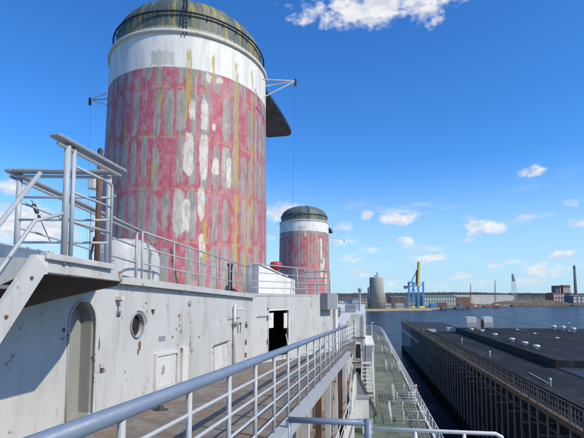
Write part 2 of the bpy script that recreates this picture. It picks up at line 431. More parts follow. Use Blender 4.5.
    # roof plate over everything behind the walls
    top = [N(-3, UW+.03, VTOP), N(SC, UW+.03, VTOP), S3(WL+.02, ZT), S3(WL+.02, ZT, 0) + Vector((-.3, 3.5, 0)), Vector((-19, 27, ZT)), Vector((-19, -4, ZT+.5))]
    MB().prism([q+Vector((0, 0, .0)) for q in top], (0, 0, .05)).build('roof', 'wall', root)
    # vertical corner pillar at the end of the slanted wall
    MB().beam(S3(WL-.02, zB-.1, .03), S3(WL-.02, ZT+.05, .03), .27, .27, WT).build('corner_post', 'white', root, bevel=.015)
    # access hatch, its frame and open side
    h0, hv1 = nu(153.5, 354, UW); h1, hv0 = nu(175.5, 391, UW); hv0 = -1.62; hv1 = -.86
    MB().holed([(h0, hv0), (h1, hv0), (h1, hv1), (h0, hv1)], [[(h0+.06, hv0+.06), (h1-.06, hv0+.06), (h1-.06, hv1-.06), (h0+.06, hv1-.06)]], lambda a, b, t: fn(a, b, -.06+t), .065).build('hatch_frame', 'rustwhite', root)
    hd = MB().holed([(h0+.07, hv0+.07), (h1-.07, hv0+.07), (h1-.07, hv1-.07), (h0+.07, hv1-.07)], [], lambda a, b, t: fn(a, b, -.03+t), .034).build('hatch_cover', 'rustwhite', root)
    MB().tube([fn(h0+.3, hv0+.35, -.03), fn(h0+.3, hv0+.35, -.08), fn(h0+.3, hv0+.5, -.08)], .014, 6).build('handle', 'greybox', hd)
    g0 = nu(179.5, 370, UW)[0]; g1 = nu(185.5, 370, UW)[0]
    MB().holed([(g0, hv0), (g1, hv0), (g1, hv1+.03), (g0, hv1+.03)], [], lambda a, b, t: fn(a, b, -.07+t), .075).build('hatch_door', 'rustwhite', root)
    # vertical pipe with valve and cross bars
    ps, pv = nu(232.5, 310, UW)
    MB().tube([fn(ps, VDECK, -.07), fn(ps, pv+.05, -.07), fn(ps+.07, pv+.13, -.07), fn(ps+.22, pv+.13, -.07)], .042, 8).build('pipe', 'rustwhite', root, True)
    MB().tube([fn(ps-.45, pv-.22, -.08), fn(ps+.55, pv-.22, -.08)], .014, 6).build('hook_bar', 'greybox', root)
    MB().tube([fn(ps-.02, pv-.42, -.05), fn(ps-.02, pv-.42, -.17)], .075, 10).build('valve', 'greybox', root)
    MB().tube([sf(.25, ZT-.72, -.06), sf(.95, ZT-.72, -.06)], .014, 6).build('hook_bar', 'greybox', root)
    # steel door with its frame between the pipe and the corner
    d0, d1 = ps+.12, ps+1.15
    dr = MB().holed([(d0, VDECK+.15), (d1, VDECK+.15), (d1, pv+.02), (d0, pv+.02)], [], lambda a, b, t: fn(a, b, -.03+t), .034).build('steel_door', 'wall', root)
    MB().holed([(d0-.05, VDECK+.1), (d1+.05, VDECK+.1), (d1+.05, pv+.07), (d0-.05, pv+.07)], [[(d0+.01, VDECK+.16), (d1-.01, VDECK+.16), (d1-.01, pv+.01), (d0+.01, pv+.01)]], lambda a, b, t: fn(a, b, -.045+t), .05).build('door_frame', 'rustwhite', dr)
    for zz in (-.55, -1.1, -1.5): MB().tube([fn(d1+.05, zz, -.06), fn(d1+.05, zz+.14, -.06)], .04, 8).build('hinge', 'rust', dr)
    # the painted marks on that door
    mk = MB()
    for o in (.18, .46):
        mk.beam(fn(d0+o, pv-.42, -.033), fn(d0+o+.2, pv-.42, -.033), .006, .05); mk.beam(fn(d0+o+.18, pv-.44, -.0335), fn(d0+o+.1, pv-.72, -.0335), .006, .06)
    mk.build('painted_mark', 'black', dr)
    # lower small hatch with rusty edges
    q0, q1 = nu(213, 360, UW)[0], nu(226, 360, UW)[0]
    MB().holed([(q0, -1.62), (q1, -1.62), (q1, -.98), (q0, -.98)], [], lambda a, b, t: fn(a, b, -.05+t), .055).build('hatch_cover', 'rustwhite', root)
    MB().tube([fn(q0-.1, -.93, -.06), fn(q1+.1, -.86, -.06)], .014, 6).build('hook_bar', 'rust', root)
    # small brackets, lamp stubs, scars
    for k, (x, y) in enumerate(((117, 298), (117.5, 312), (152, 310), (189, 301.5), (245, 322), (101, 369), (176, 327))):
        s_, v_ = nu(x, y, UW); e = (.055, .035, .03, .045, .035, .03, .025)[k]; dp = (.12, .07, .05, .1, .06, .04, .03)[k]
        b = MB().quadbox([fn(s_-e, v_-e*.6, -dp), fn(s_+e, v_-e*.6, -dp), fn(s_+e, v_-e*.6, .0), fn(s_-e, v_-e*.6, .0), fn(s_-e, v_+e*.5, -dp), fn(s_+e, v_+e*.5, -dp), fn(s_+e, v_+e*.5, 0), fn(s_-e, v_+e*.5, 0)])
        if k % 2 == 0: b.tube([fn(s_, v_-e*.5, -dp*.6), fn(s_+.02, v_-e*2.6, -dp*.6)], e*.45, 8)
        else: b.tube([fn(s_-e*1.6, v_-e*1.1, -dp*.5), fn(s_+e*1.4, v_-e*1.5, -dp*.5)], e*.3, 6)
        b.build('wall_bracket', ('rustwhite', 'greybox', 'rust')[k % 3], root)
    # grey box hung on the slanted wall near its end
    b0, z1 = slant(320, 297); b1, z0 = slant(332, 309)
    MB().quadbox([S3(b0, z0, .02), S3(b1-.2, z0, .02), S3(b1-.2, z0, .38), S3(b0, z0, .38), S3(b0, z1+.18, .02), S3(b1-.2, z1+.18, .02), S3(b1-.2, z1+.18, .38), S3(b0, z1+.18, .38)]).build('junction_box', 'greybox', root, bevel=.015)
    # rust scabs and bare patches, thin plates proud of the paint
    rs = random.Random(5)
    for x, y, w_, h_, mt in ((139.5, 346, .07, .16, 'rust'), (138, 352, .04, .1, 'rust_shade'), (153, 311, .05, .06, 'greybox'), (176, 357, .05, .12, 'rust'), (174.5, 376, .06, .2, 'rust'), (214, 352, .2, .05, 'rust_shade'), (220, 356, .09, .1, 'rust'), (226, 349, .16, .04, 'rust_shade'),
                         (247, 326, .09, .12, 'rust'), (246, 340, .06, .2, 'rust'), (243, 352, .07, .12, 'rust_shade'), (104, 371, .07, .05, 'greybox'), (119, 315, .06, .07, 'rust_shade'), (172.5, 337, .05, .05, 'rust_shade'), (199, 337, .05, .05, 'rust_shade'), (178, 345, .1, .03, 'greybox'),
                         (205, 315, .04, .05, 'greybox'), (236.5, 318, .08, .05, 'rust_shade'), (232, 346, .1, .1, 'rust'), (64, 330, .05, .08, 'rust'), (99, 345, .03, .2, 'rust'), (146, 303, .07, .02, 'rust_shade'), (125, 372, .04, .05, 'greybox'), (190, 322, .03, .04, 'rust_shade')):
        s_, v_ = nu(x, y, UW); pg = [(s_ + w_*.75*math.cos(a)*rs.uniform(.4, 1.1), v_ + h_*.7*math.sin(a)*rs.uniform(.5, 1.1)) for a in [2*math.pi*i/11 for i in range(11)]]
        MB().holed(pg, [], lambda a, b, t: fn(a, b, -.003+t), .004).build('rust_scab', mt, root)
    s_, v_ = nu(162, 338.5, UW)
    MB().holed([(s_-.14, v_-.05), (s_+.14, v_-.05), (s_+.14, v_+.05), (s_-.14, v_+.05)], [], lambda a, b, t: fn(a, b, -.01+t), .012).build('name_plate', 'greybox', root)
    # roof edge gutter
    MB().beam(N(5.6, UW+.06, VTOP-.02), N(SC-.02, UW+.06, VTOP-.02), .12, .13).build('roof_edge', 'wall', root)
    # inner structure behind, so the house is closed from the far side
    return root
deckhouse()

# ------------------------------------------------------------------ near railing and the rails on the roof
railing('walkway_railing', 'blue grey pipe railing with a thick round top rail along the brown walkway', [N(-1.5, UR, VDECK), N(20.4, UR, VDECK)], 1.23,
        [.31, .54, .77, 1.0], .052, .017, .026, 1.0, 'rail', 'bar', posts=[.1 + 1.0*i for i in range(22)])
rp = [N(nu(142, 250, UW-.12)[0], UW-.12, VTOP+.05), N(SC-.05, UW-.12, VTOP+.05)]
railing('roof_railing', 'thin grey pipe railing on the deckhouse roof edge in front of the larger funnel', rp, .95, [.33, .64], .022, .017, .02, 1.25, 'grail', 'grail',
        posts=[(N(nu(x, 260, UW-.12)[0], UW-.12, VTOP+.05)-rp[0]).length for x in (142, 174, 199, 217, 230, 244)] + [plen(rp)])
rp = [S3(.05, ZT+.05, -.12), S3(WL-.15, ZT+.05, -.12), S3(WL-.15, ZT+.05, -2.2)]
railing('roof_railing', 'pale pipe railing with four bars above the dark doorway', rp, 1.12, [.25, .5, .8], .022, .016, .02, 1.9, 'bar', 'bar',
        posts=[0, WL*.5, WL-.22, WL-.2+.7, WL-.2+1.4, WL-.2+2.05])
e0 = pt(337, 352, 20); e1 = pt(354, 342.5, 24)
zs = zB - .05
railing('side_railing', 'short grey pipe railing beyond the white corner post above the lifeboat side', [Vector((-.98, 21.9, zs)), Vector((-.3, 25.5, zs)), Vector((-.42, 27.8, zs))], 1.18,
        [.25, .5, .75, .97], .035, .016, .022, .6, 'grail', 'wrail')

# ------------------------------------------------------------------ funnels
FA, FB = 5.38, 4.79                                       # half length, half width
def funnel_material(name, seed, drips, scars):
    m, b = newmat(name, .62); uv = uvn(); u, v, _ = sep(uv); p2 = comb(u, v, float(seed))
    w1 = noise(p2, 2.2, 4, .6); w2 = noise(comb(u, v, seed+9.0), 9, 3, .6)
    w3 = noise(comb(u*3.2, v*.45, seed+13.0), 1.6, 5, .65)
    uu = u + (w1-.5)*.2 + (w3-.5)*.22 + (w2-.5)*.05; vv = v + (w1-.5)*.5 + (w2-.5)*.15 + (w3-.5)*.5
    CW, RH = .62, 2.65
    cu = uu*(1/CW); ci = floor_(cu); lu = cu-ci
    r0 = wnoise(comb(ci, seed*1.0, 5.0))
    cv = (vv + (r0-.5)*.55)*(1/RH); ri = floor_(cv); lv = cv-ri
    ra = wnoise(comb(ci, ri, 1.0+seed)); rb = wnoise(comb(ci, ri, 2.0+seed)); rc = wnoise(comb(ci, ri, 3.0+seed))
    hx = .26 + ra*.20
    def p4(x): return (x*x)*(x*x)
    e = ramp(1.0 - p4((lu-.5)/hx) - p4((lv-.5-(rb-.5)*.1)/(.43 + rb*.07)) + (w2-.5)*1.4 + (w3-.5)*1.7, .0, .25)
    e = e*ramp(rc + (noise(comb(u*.3, v*.35, seed+31.0), 1.0, 2)-.5)*1.2, .22, .26)
    big = noise(comb(u*.25, v*.3, seed+4.0), 1.4, 3); mott = noise(comb(u*1.4, v*.8, seed+2.0), 2.4, 6, .68); fin = noise(comb(u*2.0, v*.9, 7.0), 7, 5, .65)
    redc = mix(ramp(mott, .34, .70), (.43, .08, .10), (.48, .19, .21))
    redc = mix(ramp(fin*.35+mott*.65, .50, .68, 0, .55), redc, (.54, .33, .33))
    redc = mix(ramp(noise(comb(u*3, v*.22, seed+1.5), 2.0, 4), .55, .68, 0, .7), redc, (.40, .03, .045))
    lowr = ramp(noise(comb(u*.5, v*.6, seed+21.0), 1.2, 3), .45, .6)
    grey = mix(ramp(noise(comb(u*3.0, v*.5, seed+6.0), 2.5, 4), .38, .62), (.25, .232, .20), (.37, .335, .28))
    pale = mix(ramp(noise(comb(u*2.2, v*.9, seed+17.0), 2.2, 5), .40, .66), (.74, .69, .57), (.50, .46, .38))
    bright = ramp(ra + big*.9, 1.42, 1.5)*.5                # a few cells are bare and pale
    patch = mix(bright, grey, pale)
    c = mix(e, redc, patch)
    lstr = ramp(noise(comb(u*2.3, v*.10, seed+25.0), 1.5, 5, .6), .56, .63)*ramp(noise(comb(u*.4, v*.3, seed+27.0), 1.0, 3), .44, .56)
    c = mix(lstr*.8, c, mix(ramp(w3, .4, .6), grey, (.46, .36, .33)))
    c = mix(ramp(noise(comb(u*.8, v*.5, seed+29.0), 1.3, 5, .6), .48, .70, 0, .32), c, (.50, .30, .29))
    # loose ragged flakes
    fl = ramp(noise(comb(u*1.6, v*.55, seed+8.0), 2.6, 6, .7), .605, .64)
    c = mix(fl*.85, c, grey)
    # pale bare scars
    for (u0, v0, hw, hh) in scars:
        q = ramp(1.0 - p4((uu-u0)*(.95/hw)) - p4((vv-v0)*(.95/hh)) + (w2-.5)*.8 + (w3-.5)*1.8 - .1, .05, .4)*.85
        c = mix(q, c, pale)
    # horizontal seams with yellowish dirt
    sv_ = v*(1/RH); sl = absn(sv_ - floor_(sv_) - .5)*2
    c = mix(ramp(sl, .955, .985, 0, .55)*ramp(mott, .42, .55), c, (.50, .36, .10))
    # white band above
    wb = mix(ramp(noise(comb(u*1.8, v*.25, seed+3.0), 1.6, 5), .44, .66, 0, .6), (.78, .75, .67), (.58, .54, .44))
    wb = mix(ramp(fin*.5 + mott*.5, .60, .66, 0, .7), wb, (.42, .37, .27))
    for (u0, u1, v0, v1) in ((drips[0][0]-2.0, drips[0][0]-.75, 11.8, 12.5), (drips[0][0]-2.0, drips[0][0]-1.4, 11.72, 12.5)):
        q = ramp(mn(mn(uu-u0, u1-uu), mn(vv-v0, v1-vv)), -.04, .04); wb = mix(q*.7, wb, (.52, .49, .40))
    c = mix(ramp(vv*.06 + v*.94, 11.64, 11.68), c, wb)
    # yellow drips running from the rim
    for (u0, hw, v0, v1) in drips:
        wob = (noise(comb(v*.6, u0, 1.0), 1.3, 2)-.5)*.3
        q = ramp(hw*(.45 + noise(comb(v, u0, 2.0), .9, 3)*1.1) - absn(u + wob - u0), -.035, .05)*ramp(mn(v-v0, v1-v), -.1, .25)
        q = q*ramp(noise(comb(u*4, v*.9, 3.0+u0), 1.5, 4), .40, .54)
        c = mix(q*.85, c, mix(fin, (.36, .29, .04), (.52, .40, .09)))
    lk(c, b.inputs['Base Color']); bump(b, e*.8 + fin*.25 + mott*.3, .35, .02)
    lk(ramp(fin, .3, .7, .5, .8), b.inputs['Roughness'])
    return m
def cap_material(name, seed, yellow):
    m, b = newmat(name, .6); u, v, _ = sep(uvn())
    s1 = noise(comb(u*1.6, v*.14, seed*1.0), 1.7, 5, .6); s2 = noise(comb(u*1.5, v*.12, seed+5.0), 2.2, 5, .6); f = noise(comb(u, v, seed+2.0), 6, 4)
    c = mix(ramp(s1, .42, .58), (.065, .095, .088), (.125, .15, .125))
    c = mix(ramp(f, .5, .7, 0, .5), c, (.04, .05, .05))
    c = mix(ramp(s2, .48, .62, 0, yellow*.85), c, (.34, .27, .06))
    c = mix(ramp(s1*.6+f*.4, .60, .66, 0, .5*yellow), c, (.50, .45, .32))
    c = mix(ramp(v + f*.5, 14.35, 14.5, .75*yellow, 0), c, (.42, .37, .26))
    lk(c, b.inputs['Base Color']); bump(b, f, .2, .02)
    return m
M['lip'] = paint('funnel_rim_paint', (.62, .58, .47), .5, .6)
M['fin'] = paint('dark_funnel_fin', (.018, .018, .019), .1, .6, dirt=(.03, .03, .03), rustcol=(.03, .02, .015))

def ell_arc():
    n = 720; acc = [0.0]; p = None; pts = []
    for i in range(n+1):
        t = -math.pi/2 + 2*math.pi*i/n; pts.append(Vector((FB*math.cos(t), FA*math.sin(t), 0)))
    for a, c in zip(pts, pts[1:]): acc.append(acc[-1] + (c-a).length)
    return pts, acc
EPTS, EACC = ell_arc()
def hit_funnel(c, px, py):                               # arc length from the nose and height where a pixel meets the casing
    d = ray(px, py); o = EYE - c; a = (d.x/FB)**2 + (d.y/FA)**2; b = 2*(o.x*d.x/FB**2 + o.y*d.y/FA**2); k = (o.x/FB)**2 + (o.y/FA)**2 - 1
    t = (-b - math.sqrt(max(0, b*b-4*a*k)))/(2*a); q = o + d*t
    th = math.atan2(q.y/FA, q.x/FB); f = ((th + math.pi/2) % (2*math.pi))/(2*math.pi)*720
    if f > 600: f -= 720
    return (EACC[int(f)] if f >= 0 else -EACC[int(-f)]), EYE.z + d.z*t - 22.0
def funnel(c, label, mat, capmat, brackets, detail):
    root = thing('funnel', c, label, 'funnel', None)
    NS = 160
    def ring(sc, z, inset=0.0):
        out = []
        for i in range(NS):
            f = 720*i/NS; q = EPTS[int(f)]; nrm = Vector((q.x/FB**2, q.y/FA**2, 0)).normalized(); sc2 = sc*(1-.0027*z)
            out.append(c + Vector((q.x*sc2, q.y*sc2, 0)) - nrm*inset + Vector((0, z*.0217, z)))
        return out
    def shell(name, prof, mt, close=False):
        mb = MB()
        for sc, z, ins in prof: mb.v += ring(sc, z, ins)
        k = len(prof)
        for i in range(k-1):
            for j in range(NS): mb.f.append((i*NS+j, i*NS+(j+1) % NS, (i+1)*NS+(j+1) % NS, (i+1)*NS+j))
        if close: mb.f.append(tuple((k-1)*NS+j for j in range(NS)))
        me = bpy.data.meshes.new(name); me.from_pydata([q-c for q in mb.v], [], mb.f)
        uvl = me.uv_layers.new(name='UVMap')
        tot = EACC[-1]
        for poly in me.polygons:
            js = [vi % NS for vi in poly.vertices]; wrap = (0 in js and NS-1 in js)
            for li, vi in zip(poly.loop_indices, poly.vertices):
                j = vi % NS; uu = EACC[int(720*j/NS)]
                if wrap and j == 0: uu = tot
                if j > NS*.8 and not wrap or (wrap): uu -= tot
                if not wrap and j > NS*.8: pass
                zloc = me.vertices[vi].co.z
                uvl.data[li].uv = (uu, zloc + (vi//NS)*.3*(1 if name == 'cap' else 0))
        me.shade_smooth(); me.materials.append(mt)
        o = bpy.data.objects.new(name, me); col.objects.link(o); o.parent = root; return o
    zs_ = [-.2 + 13.85*i/24 for i in range(25)]
    shell('casing', [(1, z, 0) for z in zs_], mat)
    shell('rim', [(1, 13.5, -.0), (1, 13.52, -.10), (1, 13.7, -.12), (1, 13.74, -.02), (1, 13.76, .3)], M['lip'])
    shell('cap', [(1, 13.3, .2), (1, 14.85, .25)] + [(1, 14.85 + 1.9*math.sin(t), .25 + 3.2*(1-math.cos(t))) for t in [R(9*i) for i in range(1, 11)]] + [(.05, 16.85, .0)], capmat, True)
    mb = MB(); rr = ring(1, 14.8, .12)
    mb.tube(rr + rr[:1], .05, 6); mb.build('hoop', 'black', root, True)
    for i in range(0, NS, 5):
        a = ring(1, 14.5, .24)[i]; MB().tube([a, rr[i]], .025, 5).build('hoop_stay', 'black', root)
    # fins sweeping aft from the rim on both sides
    for sx in (1, -1):
        P = [(onz(x, y, 35.2) - FC1) for x, y in ((264, 88), (269, 96), (274, 103), (279.5, 111), (285, 120), (290, 129), (291.3, 132), (290.5, 134.5), (287, 135.5), (268, 137))]
        P = [(q.x, q.y) for q in P] + [(.5, 5.0), (1.5, 1.0), (3.4, -1.5)]
        MB().prism([c + Vector((sx*x, y, 13.14)) for x, y in P], (0, 0, .26)).build('fin', 'fin', root, bevel=.03)
    # ladder up the front of the cap
    ia = 8
    for k in (0, 1):
        pth = [ring(1, 13.4, -.1)[ia+k], ring(1, 14.9, .08)[ia+k], ring(1, 15.9, .6)[ia+k], ring(1, 16.6, 1.7)[ia+k]]
        MB().tube(pth, .03, 5).build('ladder_rail', 'black', root)
    for z, i0 in [(13.85+.24*k, -.05+.03*k) for k in range(5)]:
        MB().tube([ring(1, z, i0)[ia], ring(1, z, i0)[ia+1]], .022, 5).build('rung', 'black', root)
    for end, feet in brackets:
        mb = MB()
        for f in feet: mb.tube([f, end], .035, 6)
        o = mb.build('bracket', 'wrail', root)
        MB().tube([end+Z*.12, end-Z*.28], .07, 8).build('lamp', 'black', o)
    return root
FC1 = Vector((-10.31, 26.05, 22.0)); FC2 = Vector((-10.4, 85.0, 22.0))
dr = [(186.5, .16, 44, 122), (213, .10, 50, 80), (237, .14, 58, 268), (253, .12, 66, 230), (158, .12, 82, 110), (153, .10, 150, 180), (246, .10, 190, 280), (205, .13, 205, 262), (122, .1, 120, 150)]
drips = []
for x, w_, y0, y1 in dr:
    ua, va = hit_funnel(FC1, x, y0); ub, vb_ = hit_funnel(FC1, x, y1); drips.append(((ua+ub)/2, w_, vb_, va))
sc_ = [(204.5, 112, 3.6, 16), (191.5, 107, 3.6, 12), (188, 152, 5.5, 22), (204, 155, 4.6, 22), (201, 202, 4.2, 17), (208, 74, 3.2, 4.5), (220, 78, 3.5, 3), (214, 125, 2.0, 4), (216, 166, 3.4, 9), (229, 172, 3, 16), (186, 215, 4.0, 18), (202, 245, 3.5, 12)]
scars = []
for x, y, hw, hh in sc_:
    u0, v0 = hit_funnel(FC1, x, y); ul = hit_funnel(FC1, x-hw, y)[0]; ur_ = hit_funnel(FC1, x+hw, y)[0]; vh = hit_funnel(FC1, x, y-hh)[1]
    scars.append((u0, v0, (ur_-ul)/2, vh-v0))
fm1 = funnel_material('peeling_red_funnel_paint', 3, drips, scars)
fm2 = funnel_material('peeling_red_funnel_paint_far', 11, [(1.5, .12, 5, 12), (3.2, .14, 2, 12.2), (6.0, .12, 6, 11)], [(4.2, 8.5, .3, 2), (4.3, 4.5, .35, 1.4), (5.6, 3, .4, 1), (4.9, 6, .25, 1)])
cp1 = cap_material('streaked_olive_cap', 2, .95); cp2 = cap_material('grey_green_cap', 8, .25)
funnel(FC1, 'huge ship funnel with peeling red and grey paint, white band and yellow-streaked olive dome', fm1, cp1,
       [(pt(295.5, 81, 26.5), [pt(262, 79.5, 26), pt(264, 97, 26), pt(266, 86, 28.5)]), (pt(90, 100, 25.5), [pt(107, 93, 25.5), pt(107, 105, 25.5), pt(108, 99, 26.2)])], True)
funnel(FC2, 'second red and white ship funnel with plain grey green dome, beyond the big one', fm2, cp2,
       [(pt(344, 240, 82), [pt(331, 231, 82), pt(331, 238, 82)]), (pt(266, 232, 82), [pt(281, 230, 82), pt(281, 237, 82)])], False)

# white sloped housing and red vent on the roof
def roof_bits():
    dq = 22.3
    p = [pt(258.5, 300, 21.6), pt(295, 300, 23.0), pt(295, 280, 23.0), pt(286, 277, 22.66), pt(258.5, 265, 21.6)]
    zf = ZT + .045
    p[0].z = p[1].z = zf
    fwd = Vector((-.66, .75, 0))*1.3
    o = thing('skylight_housing', p[0], 'cream white sloped steel housing on the roof beside the red mushroom vent', 'housing')
    MB().prism(p, fwd).build('body', 'cream', o, bevel=.02)
    mb = MB().beam(p[4]+fwd*.5+Z*.03, p[3]+fwd*.5+Z*.03, fwd.length+.1, .04); mb.build('lid', 'white', o)
    c = pt(276, 268, 25.2); c.z = zf
    top = pt(276, 261.5, 25.2).z - zf
    o = thing('mushroom_vent', c, 'red mushroom ventilator sticking up behind the sloped white housing', 'vent')
    MB().lathe(c, [(.16, 0), (.16, top-.42), (.2, top-.4)], 16).build('stem', 'redvent', o, True)
    MB().lathe(c, [(.22, top-.40), (.34, top-.30), (.36, top-.16), (.28, top-.02), (.05, top)], 18).build('hood', 'redvent', o, True)
    # canvas covered locker behind the platform rail
    c = N(9.6, -5.75, VTOP+.05)
    mb = MB(); n = 14; prof = [(-.40, 0), (-.42, .75), (-.36, .93), (-.12, 1.0), (.14, 1.02), (.35, .94), (.42, .74), (.40, 0)]
    for i in range(n+1):
        s = -.8 + 1.6*i/n; tp = 1 - .16*abs(2*i/n-1)**5
        for j, (a, b) in enumerate(prof): mb.v.append(c + D*s + U*a*tp + Z*(b*tp*(1+.10*mnoise.noise(Vector((s*1.7, a*2, 3))))))
    k = len(prof)
    for i in range(n):
        for j in range(k-1): mb.f.append((i*k+j, i*k+j+1, (i+1)*k+j+1, (i+1)*k+j))
    mb.f += [tuple(range(k)), tuple(n*k+j for j in range(k))]
    t = thing('covered_locker', c, 'long locker under lumpy off white canvas on the roof below the big funnel', 'locker')
    mb.build('canvas', 'wall', t, True)
    MB().tube([c+D*.1+U*.46+Z*.0, c+D*.1+U*.47+Z*.76, c+D*.1+U*.39+Z*.99, c+D*.1+Z*1.08], .02, 6).build('lashing', 'greybox', t)
    # slack chain stay beside the locker
    a, b = npt(171, 249, UW-.3), npt(179, 287, UW-.06); 
    t = thing('chain_stay', b, 'dark rusty chain stay hooked to the roof edge beside the covered locker', 'chain')
    nl = 16
    for i in range(nl):
        q = a + (b-a)*((i+.5)/nl) + Z*(-.10*math.sin(math.pi*(i+.5)/nl)); r_ = (b-a).normalized()*.055
        x = Vector((0, 0, 1)).cross(r_).normalized()*(.03 if i % 2 else .0) + (Z*.03 if not i % 2 else Z*0)
        MB().tube([q-r_-x*.3, q-r_*.6-x, q+r_*.6-x, q+r_-x*.3, q+r_+x*.3, q+r_*.6+x, q-r_*.6+x, q-r_+x*.3, q-r_-x*.3], .012, 5).build('chain_link', 'rust', t)
    # dark stub vent by the funnel foot
    c = npt(230, 293, UW-.5); c.z = N(13.4, 0, VTOP+.05).z
    t = thing('stub_pipe', c, 'short black stand pipe behind the thin roof railing', 'pipe')
    MB().lathe(c, [(.07, 0), (.07, .85), (.1, .87), (.1, .95), (.03, .97)], 12).build('pipe', 'black', t, True)
    MB().lathe(c, [(.13, 0), (.13, .04)], 12).build('flange', 'black', t)
roof_bits()

# ------------------------------------------------------------------ stair platform at the left
def platform():
    UO, VF = -2.9, .44
    def N(s, u, v): return NN((s - .191*abs(u))/.982, u, v)   # first argument is the distance along the view
    o = thing('stair_platform', N(4.2, UO, .4), 'overhanging grey steel landing with cap railed guard and a steep ladder stair', 'platform')
    # slab with sloping underside
    ss = [3.85, 4.5, 5.2, 5.9, 6.6, 7.25]; uo = [UO, UO, UO-.02, UO-.45, UO-1.0, UW+.05]
    mb = MB()
    for s, u in zip(ss, uo): mb.v += [N(s, u, VF-.11), N(s, u, VF), N(s, UW-.01, VF), N(s, UW-.01, min(VF-.05, .49-.27*(7.25-s)))]
    for i in range(len(ss)-1):
        for j in range(4): mb.f.append((i*4+j, i*4+(j+1) % 4, (i+1)*4+(j+1) % 4, (i+1)*4+j))
    mb.f += [(0, 1, 2, 3), tuple(20+j for j in (3, 2, 1, 0))]
    mb.build('landing', 'wall', o)
    mb = MB()                                            # dark plate under the slab, painted-in shade along with rust
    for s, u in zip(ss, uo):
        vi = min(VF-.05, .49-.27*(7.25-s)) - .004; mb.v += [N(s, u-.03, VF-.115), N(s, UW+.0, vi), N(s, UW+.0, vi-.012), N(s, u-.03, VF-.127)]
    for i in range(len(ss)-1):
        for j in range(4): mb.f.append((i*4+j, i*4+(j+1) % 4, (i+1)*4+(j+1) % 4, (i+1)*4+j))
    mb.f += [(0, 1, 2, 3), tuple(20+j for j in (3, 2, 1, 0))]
    mb.build('underside_shade_plate', 'rust_shade', o)
    MB().beam(N(3.95, UO+.0, VF+.03), N(4.95, UO+.0, VF+.03), .08, .06).build('foot_plate', 'wall', o, bevel=.01)
    MB().beam(N(3.0, -4.0, VF+.12), N(5.6, -4.0, VF+.12), .05, .3).build('toe_board', 'wall', o)
    MB().beam(N(2.2, UW+.35, VF-.1), N(3.84, UW+.35, VF-.1), .75, .12).build('inner_landing', 'wall', o)
    VR = 1.58
    # flat cap rails
    def caprail(a, b, w=.12, h=.045):
        MB().beam(a, b, w, h).build('cap_rail', 'cap', o, bevel=.024)
        t = (b-a).normalized(); sdv = t.cross(Z).normalized()
        MB().tube([a+t*.05-Z*.06, b-t*.05-Z*.06], .018, 6).build('rail_bar', 'grail', o)
    caprail(N(4.02, UO, VR), N(5.12, UO, VR)); caprail(N(5.1, -4.12, VR-.003), N(5.14, UO-.1, VR-.003)); caprail(N(5.05, -4.15, VR-.006), N(8.4, -4.42, VR-.1-.006), .1, .05)
    # posts
    for s, u, rr in ((4.2, UO, .03), (4.29, UO, .022), (5.14, -4.08, .032), (8.3, -4.42, .026), (6.8, -4.3, .024)):
        MB().tube([N(s, u, VF-.02), N(s, u, VR-.02 - (.1 if s > 8 else 0))], rr, 10).build('post', 'bar', o, True)
    # looped guard panel
    a0, a1 = 4.28, 4.92
    MB().tube([N(a0, UO, VF+.94), N(a1-.05, UO, VF+.94), N(a1-.01, UO, VF+.92), N(a1, UO, VF+.88), N(a1, UO, VF+.05)], .016, 8).build('guard_loop', 'bar', o, True)
    for v in (.68, .40): MB().tube([N(a0, UO, VF+v), N(a1, UO, VF+v)], .014, 8).build('rail_bar', 'bar', o, True)
    for v in (.84, .58, .32): MB().tube([N(5.13, -4.08, VF+v), N(5.13, UO-.15, VF+v)], .014, 8).build('rail_bar', 'bar', o, True)
    for v in (.8, .5, .22): MB().tube([N(5.13, -4.1, VF+v), N(8.3, -4.42, VF+v-.08)], .014, 8).build('rail_bar', 'bar', o, True)
    # stair: two stringers, treads, handrails
    top = Vector((3.87, .36)); sl = Vector((-.60, -.80))
    L = 3.0
    def st(u, t, dv=0.0): return N(top.x + sl.x*t, u, top.y + sl.y*t + dv)
    for u in (UO, UO-.78):
        s = MB().beam(st(u, -.06), st(u, L), .045, .19).build('stringer', 'wall', o)
        for k in range(5): MB().tube([st(u, .12+.4*k)+U*.02, st(u, .12+.4*k)+U*.035], .016, 6).build('bolt', 'rust', s)
        MB().tube([st(u, .0, .82), st(u, L, .82)], .02, 10).build('handrail', 'bar', o, True)
        MB().tube([N(4.2, u, VF+.46), st(u, .06, .44), st(u, L, .40)], .017, 8).build('mid_rail', 'bar', o, True)
        for t in (.9, 2.2): MB().tube([st(u, t, .05), st(u, t, .82)], .02, 8).build('post', 'bar', o, True)
    for k in range(11):
        t = .22 + .27*k; a = st(UO-.03, t); b = st(UO-.75, t)
        MB().beam(a, b, .2, .03).build('tread', 'greybox', o)
    MB().beam(N(4.0, UO-.02, VF-.05), N(3.86, UO-.02, VF-.05), .06, .16).build('hinge_plate', 'rustwhite', o)
    # rusty standpipe and grey ladder post
    p = NN(nu(97, 250, -3.6)[0], -3.6, VF)
    t = thing('standpipe', p, 'rust brown vertical pipe strapped to a grey post inside the landing rail', 'pipe')
    MB().tube([p, p+Z*1.6], .034, 10).build('pipe', 'rust', t, True)
    q = p + D*.05 + U*.11
    MB().tube([q, q+Z*1.5], .036, 10).build('grey_post', 'grail', t, True)
    for k in range(5): MB().tube([q+Z*(.2+.28*k)-U*.02, q+Z*(.2+.28*k)+U*.1], .016, 6).build('rung', 'grail', t)
    MB().lathe(p+Z*1.5, [(.045, 0), (.05, .06), (.03, .08), (.035, .14), (.015, .17)], 10).build('finial', 'black', t, True)
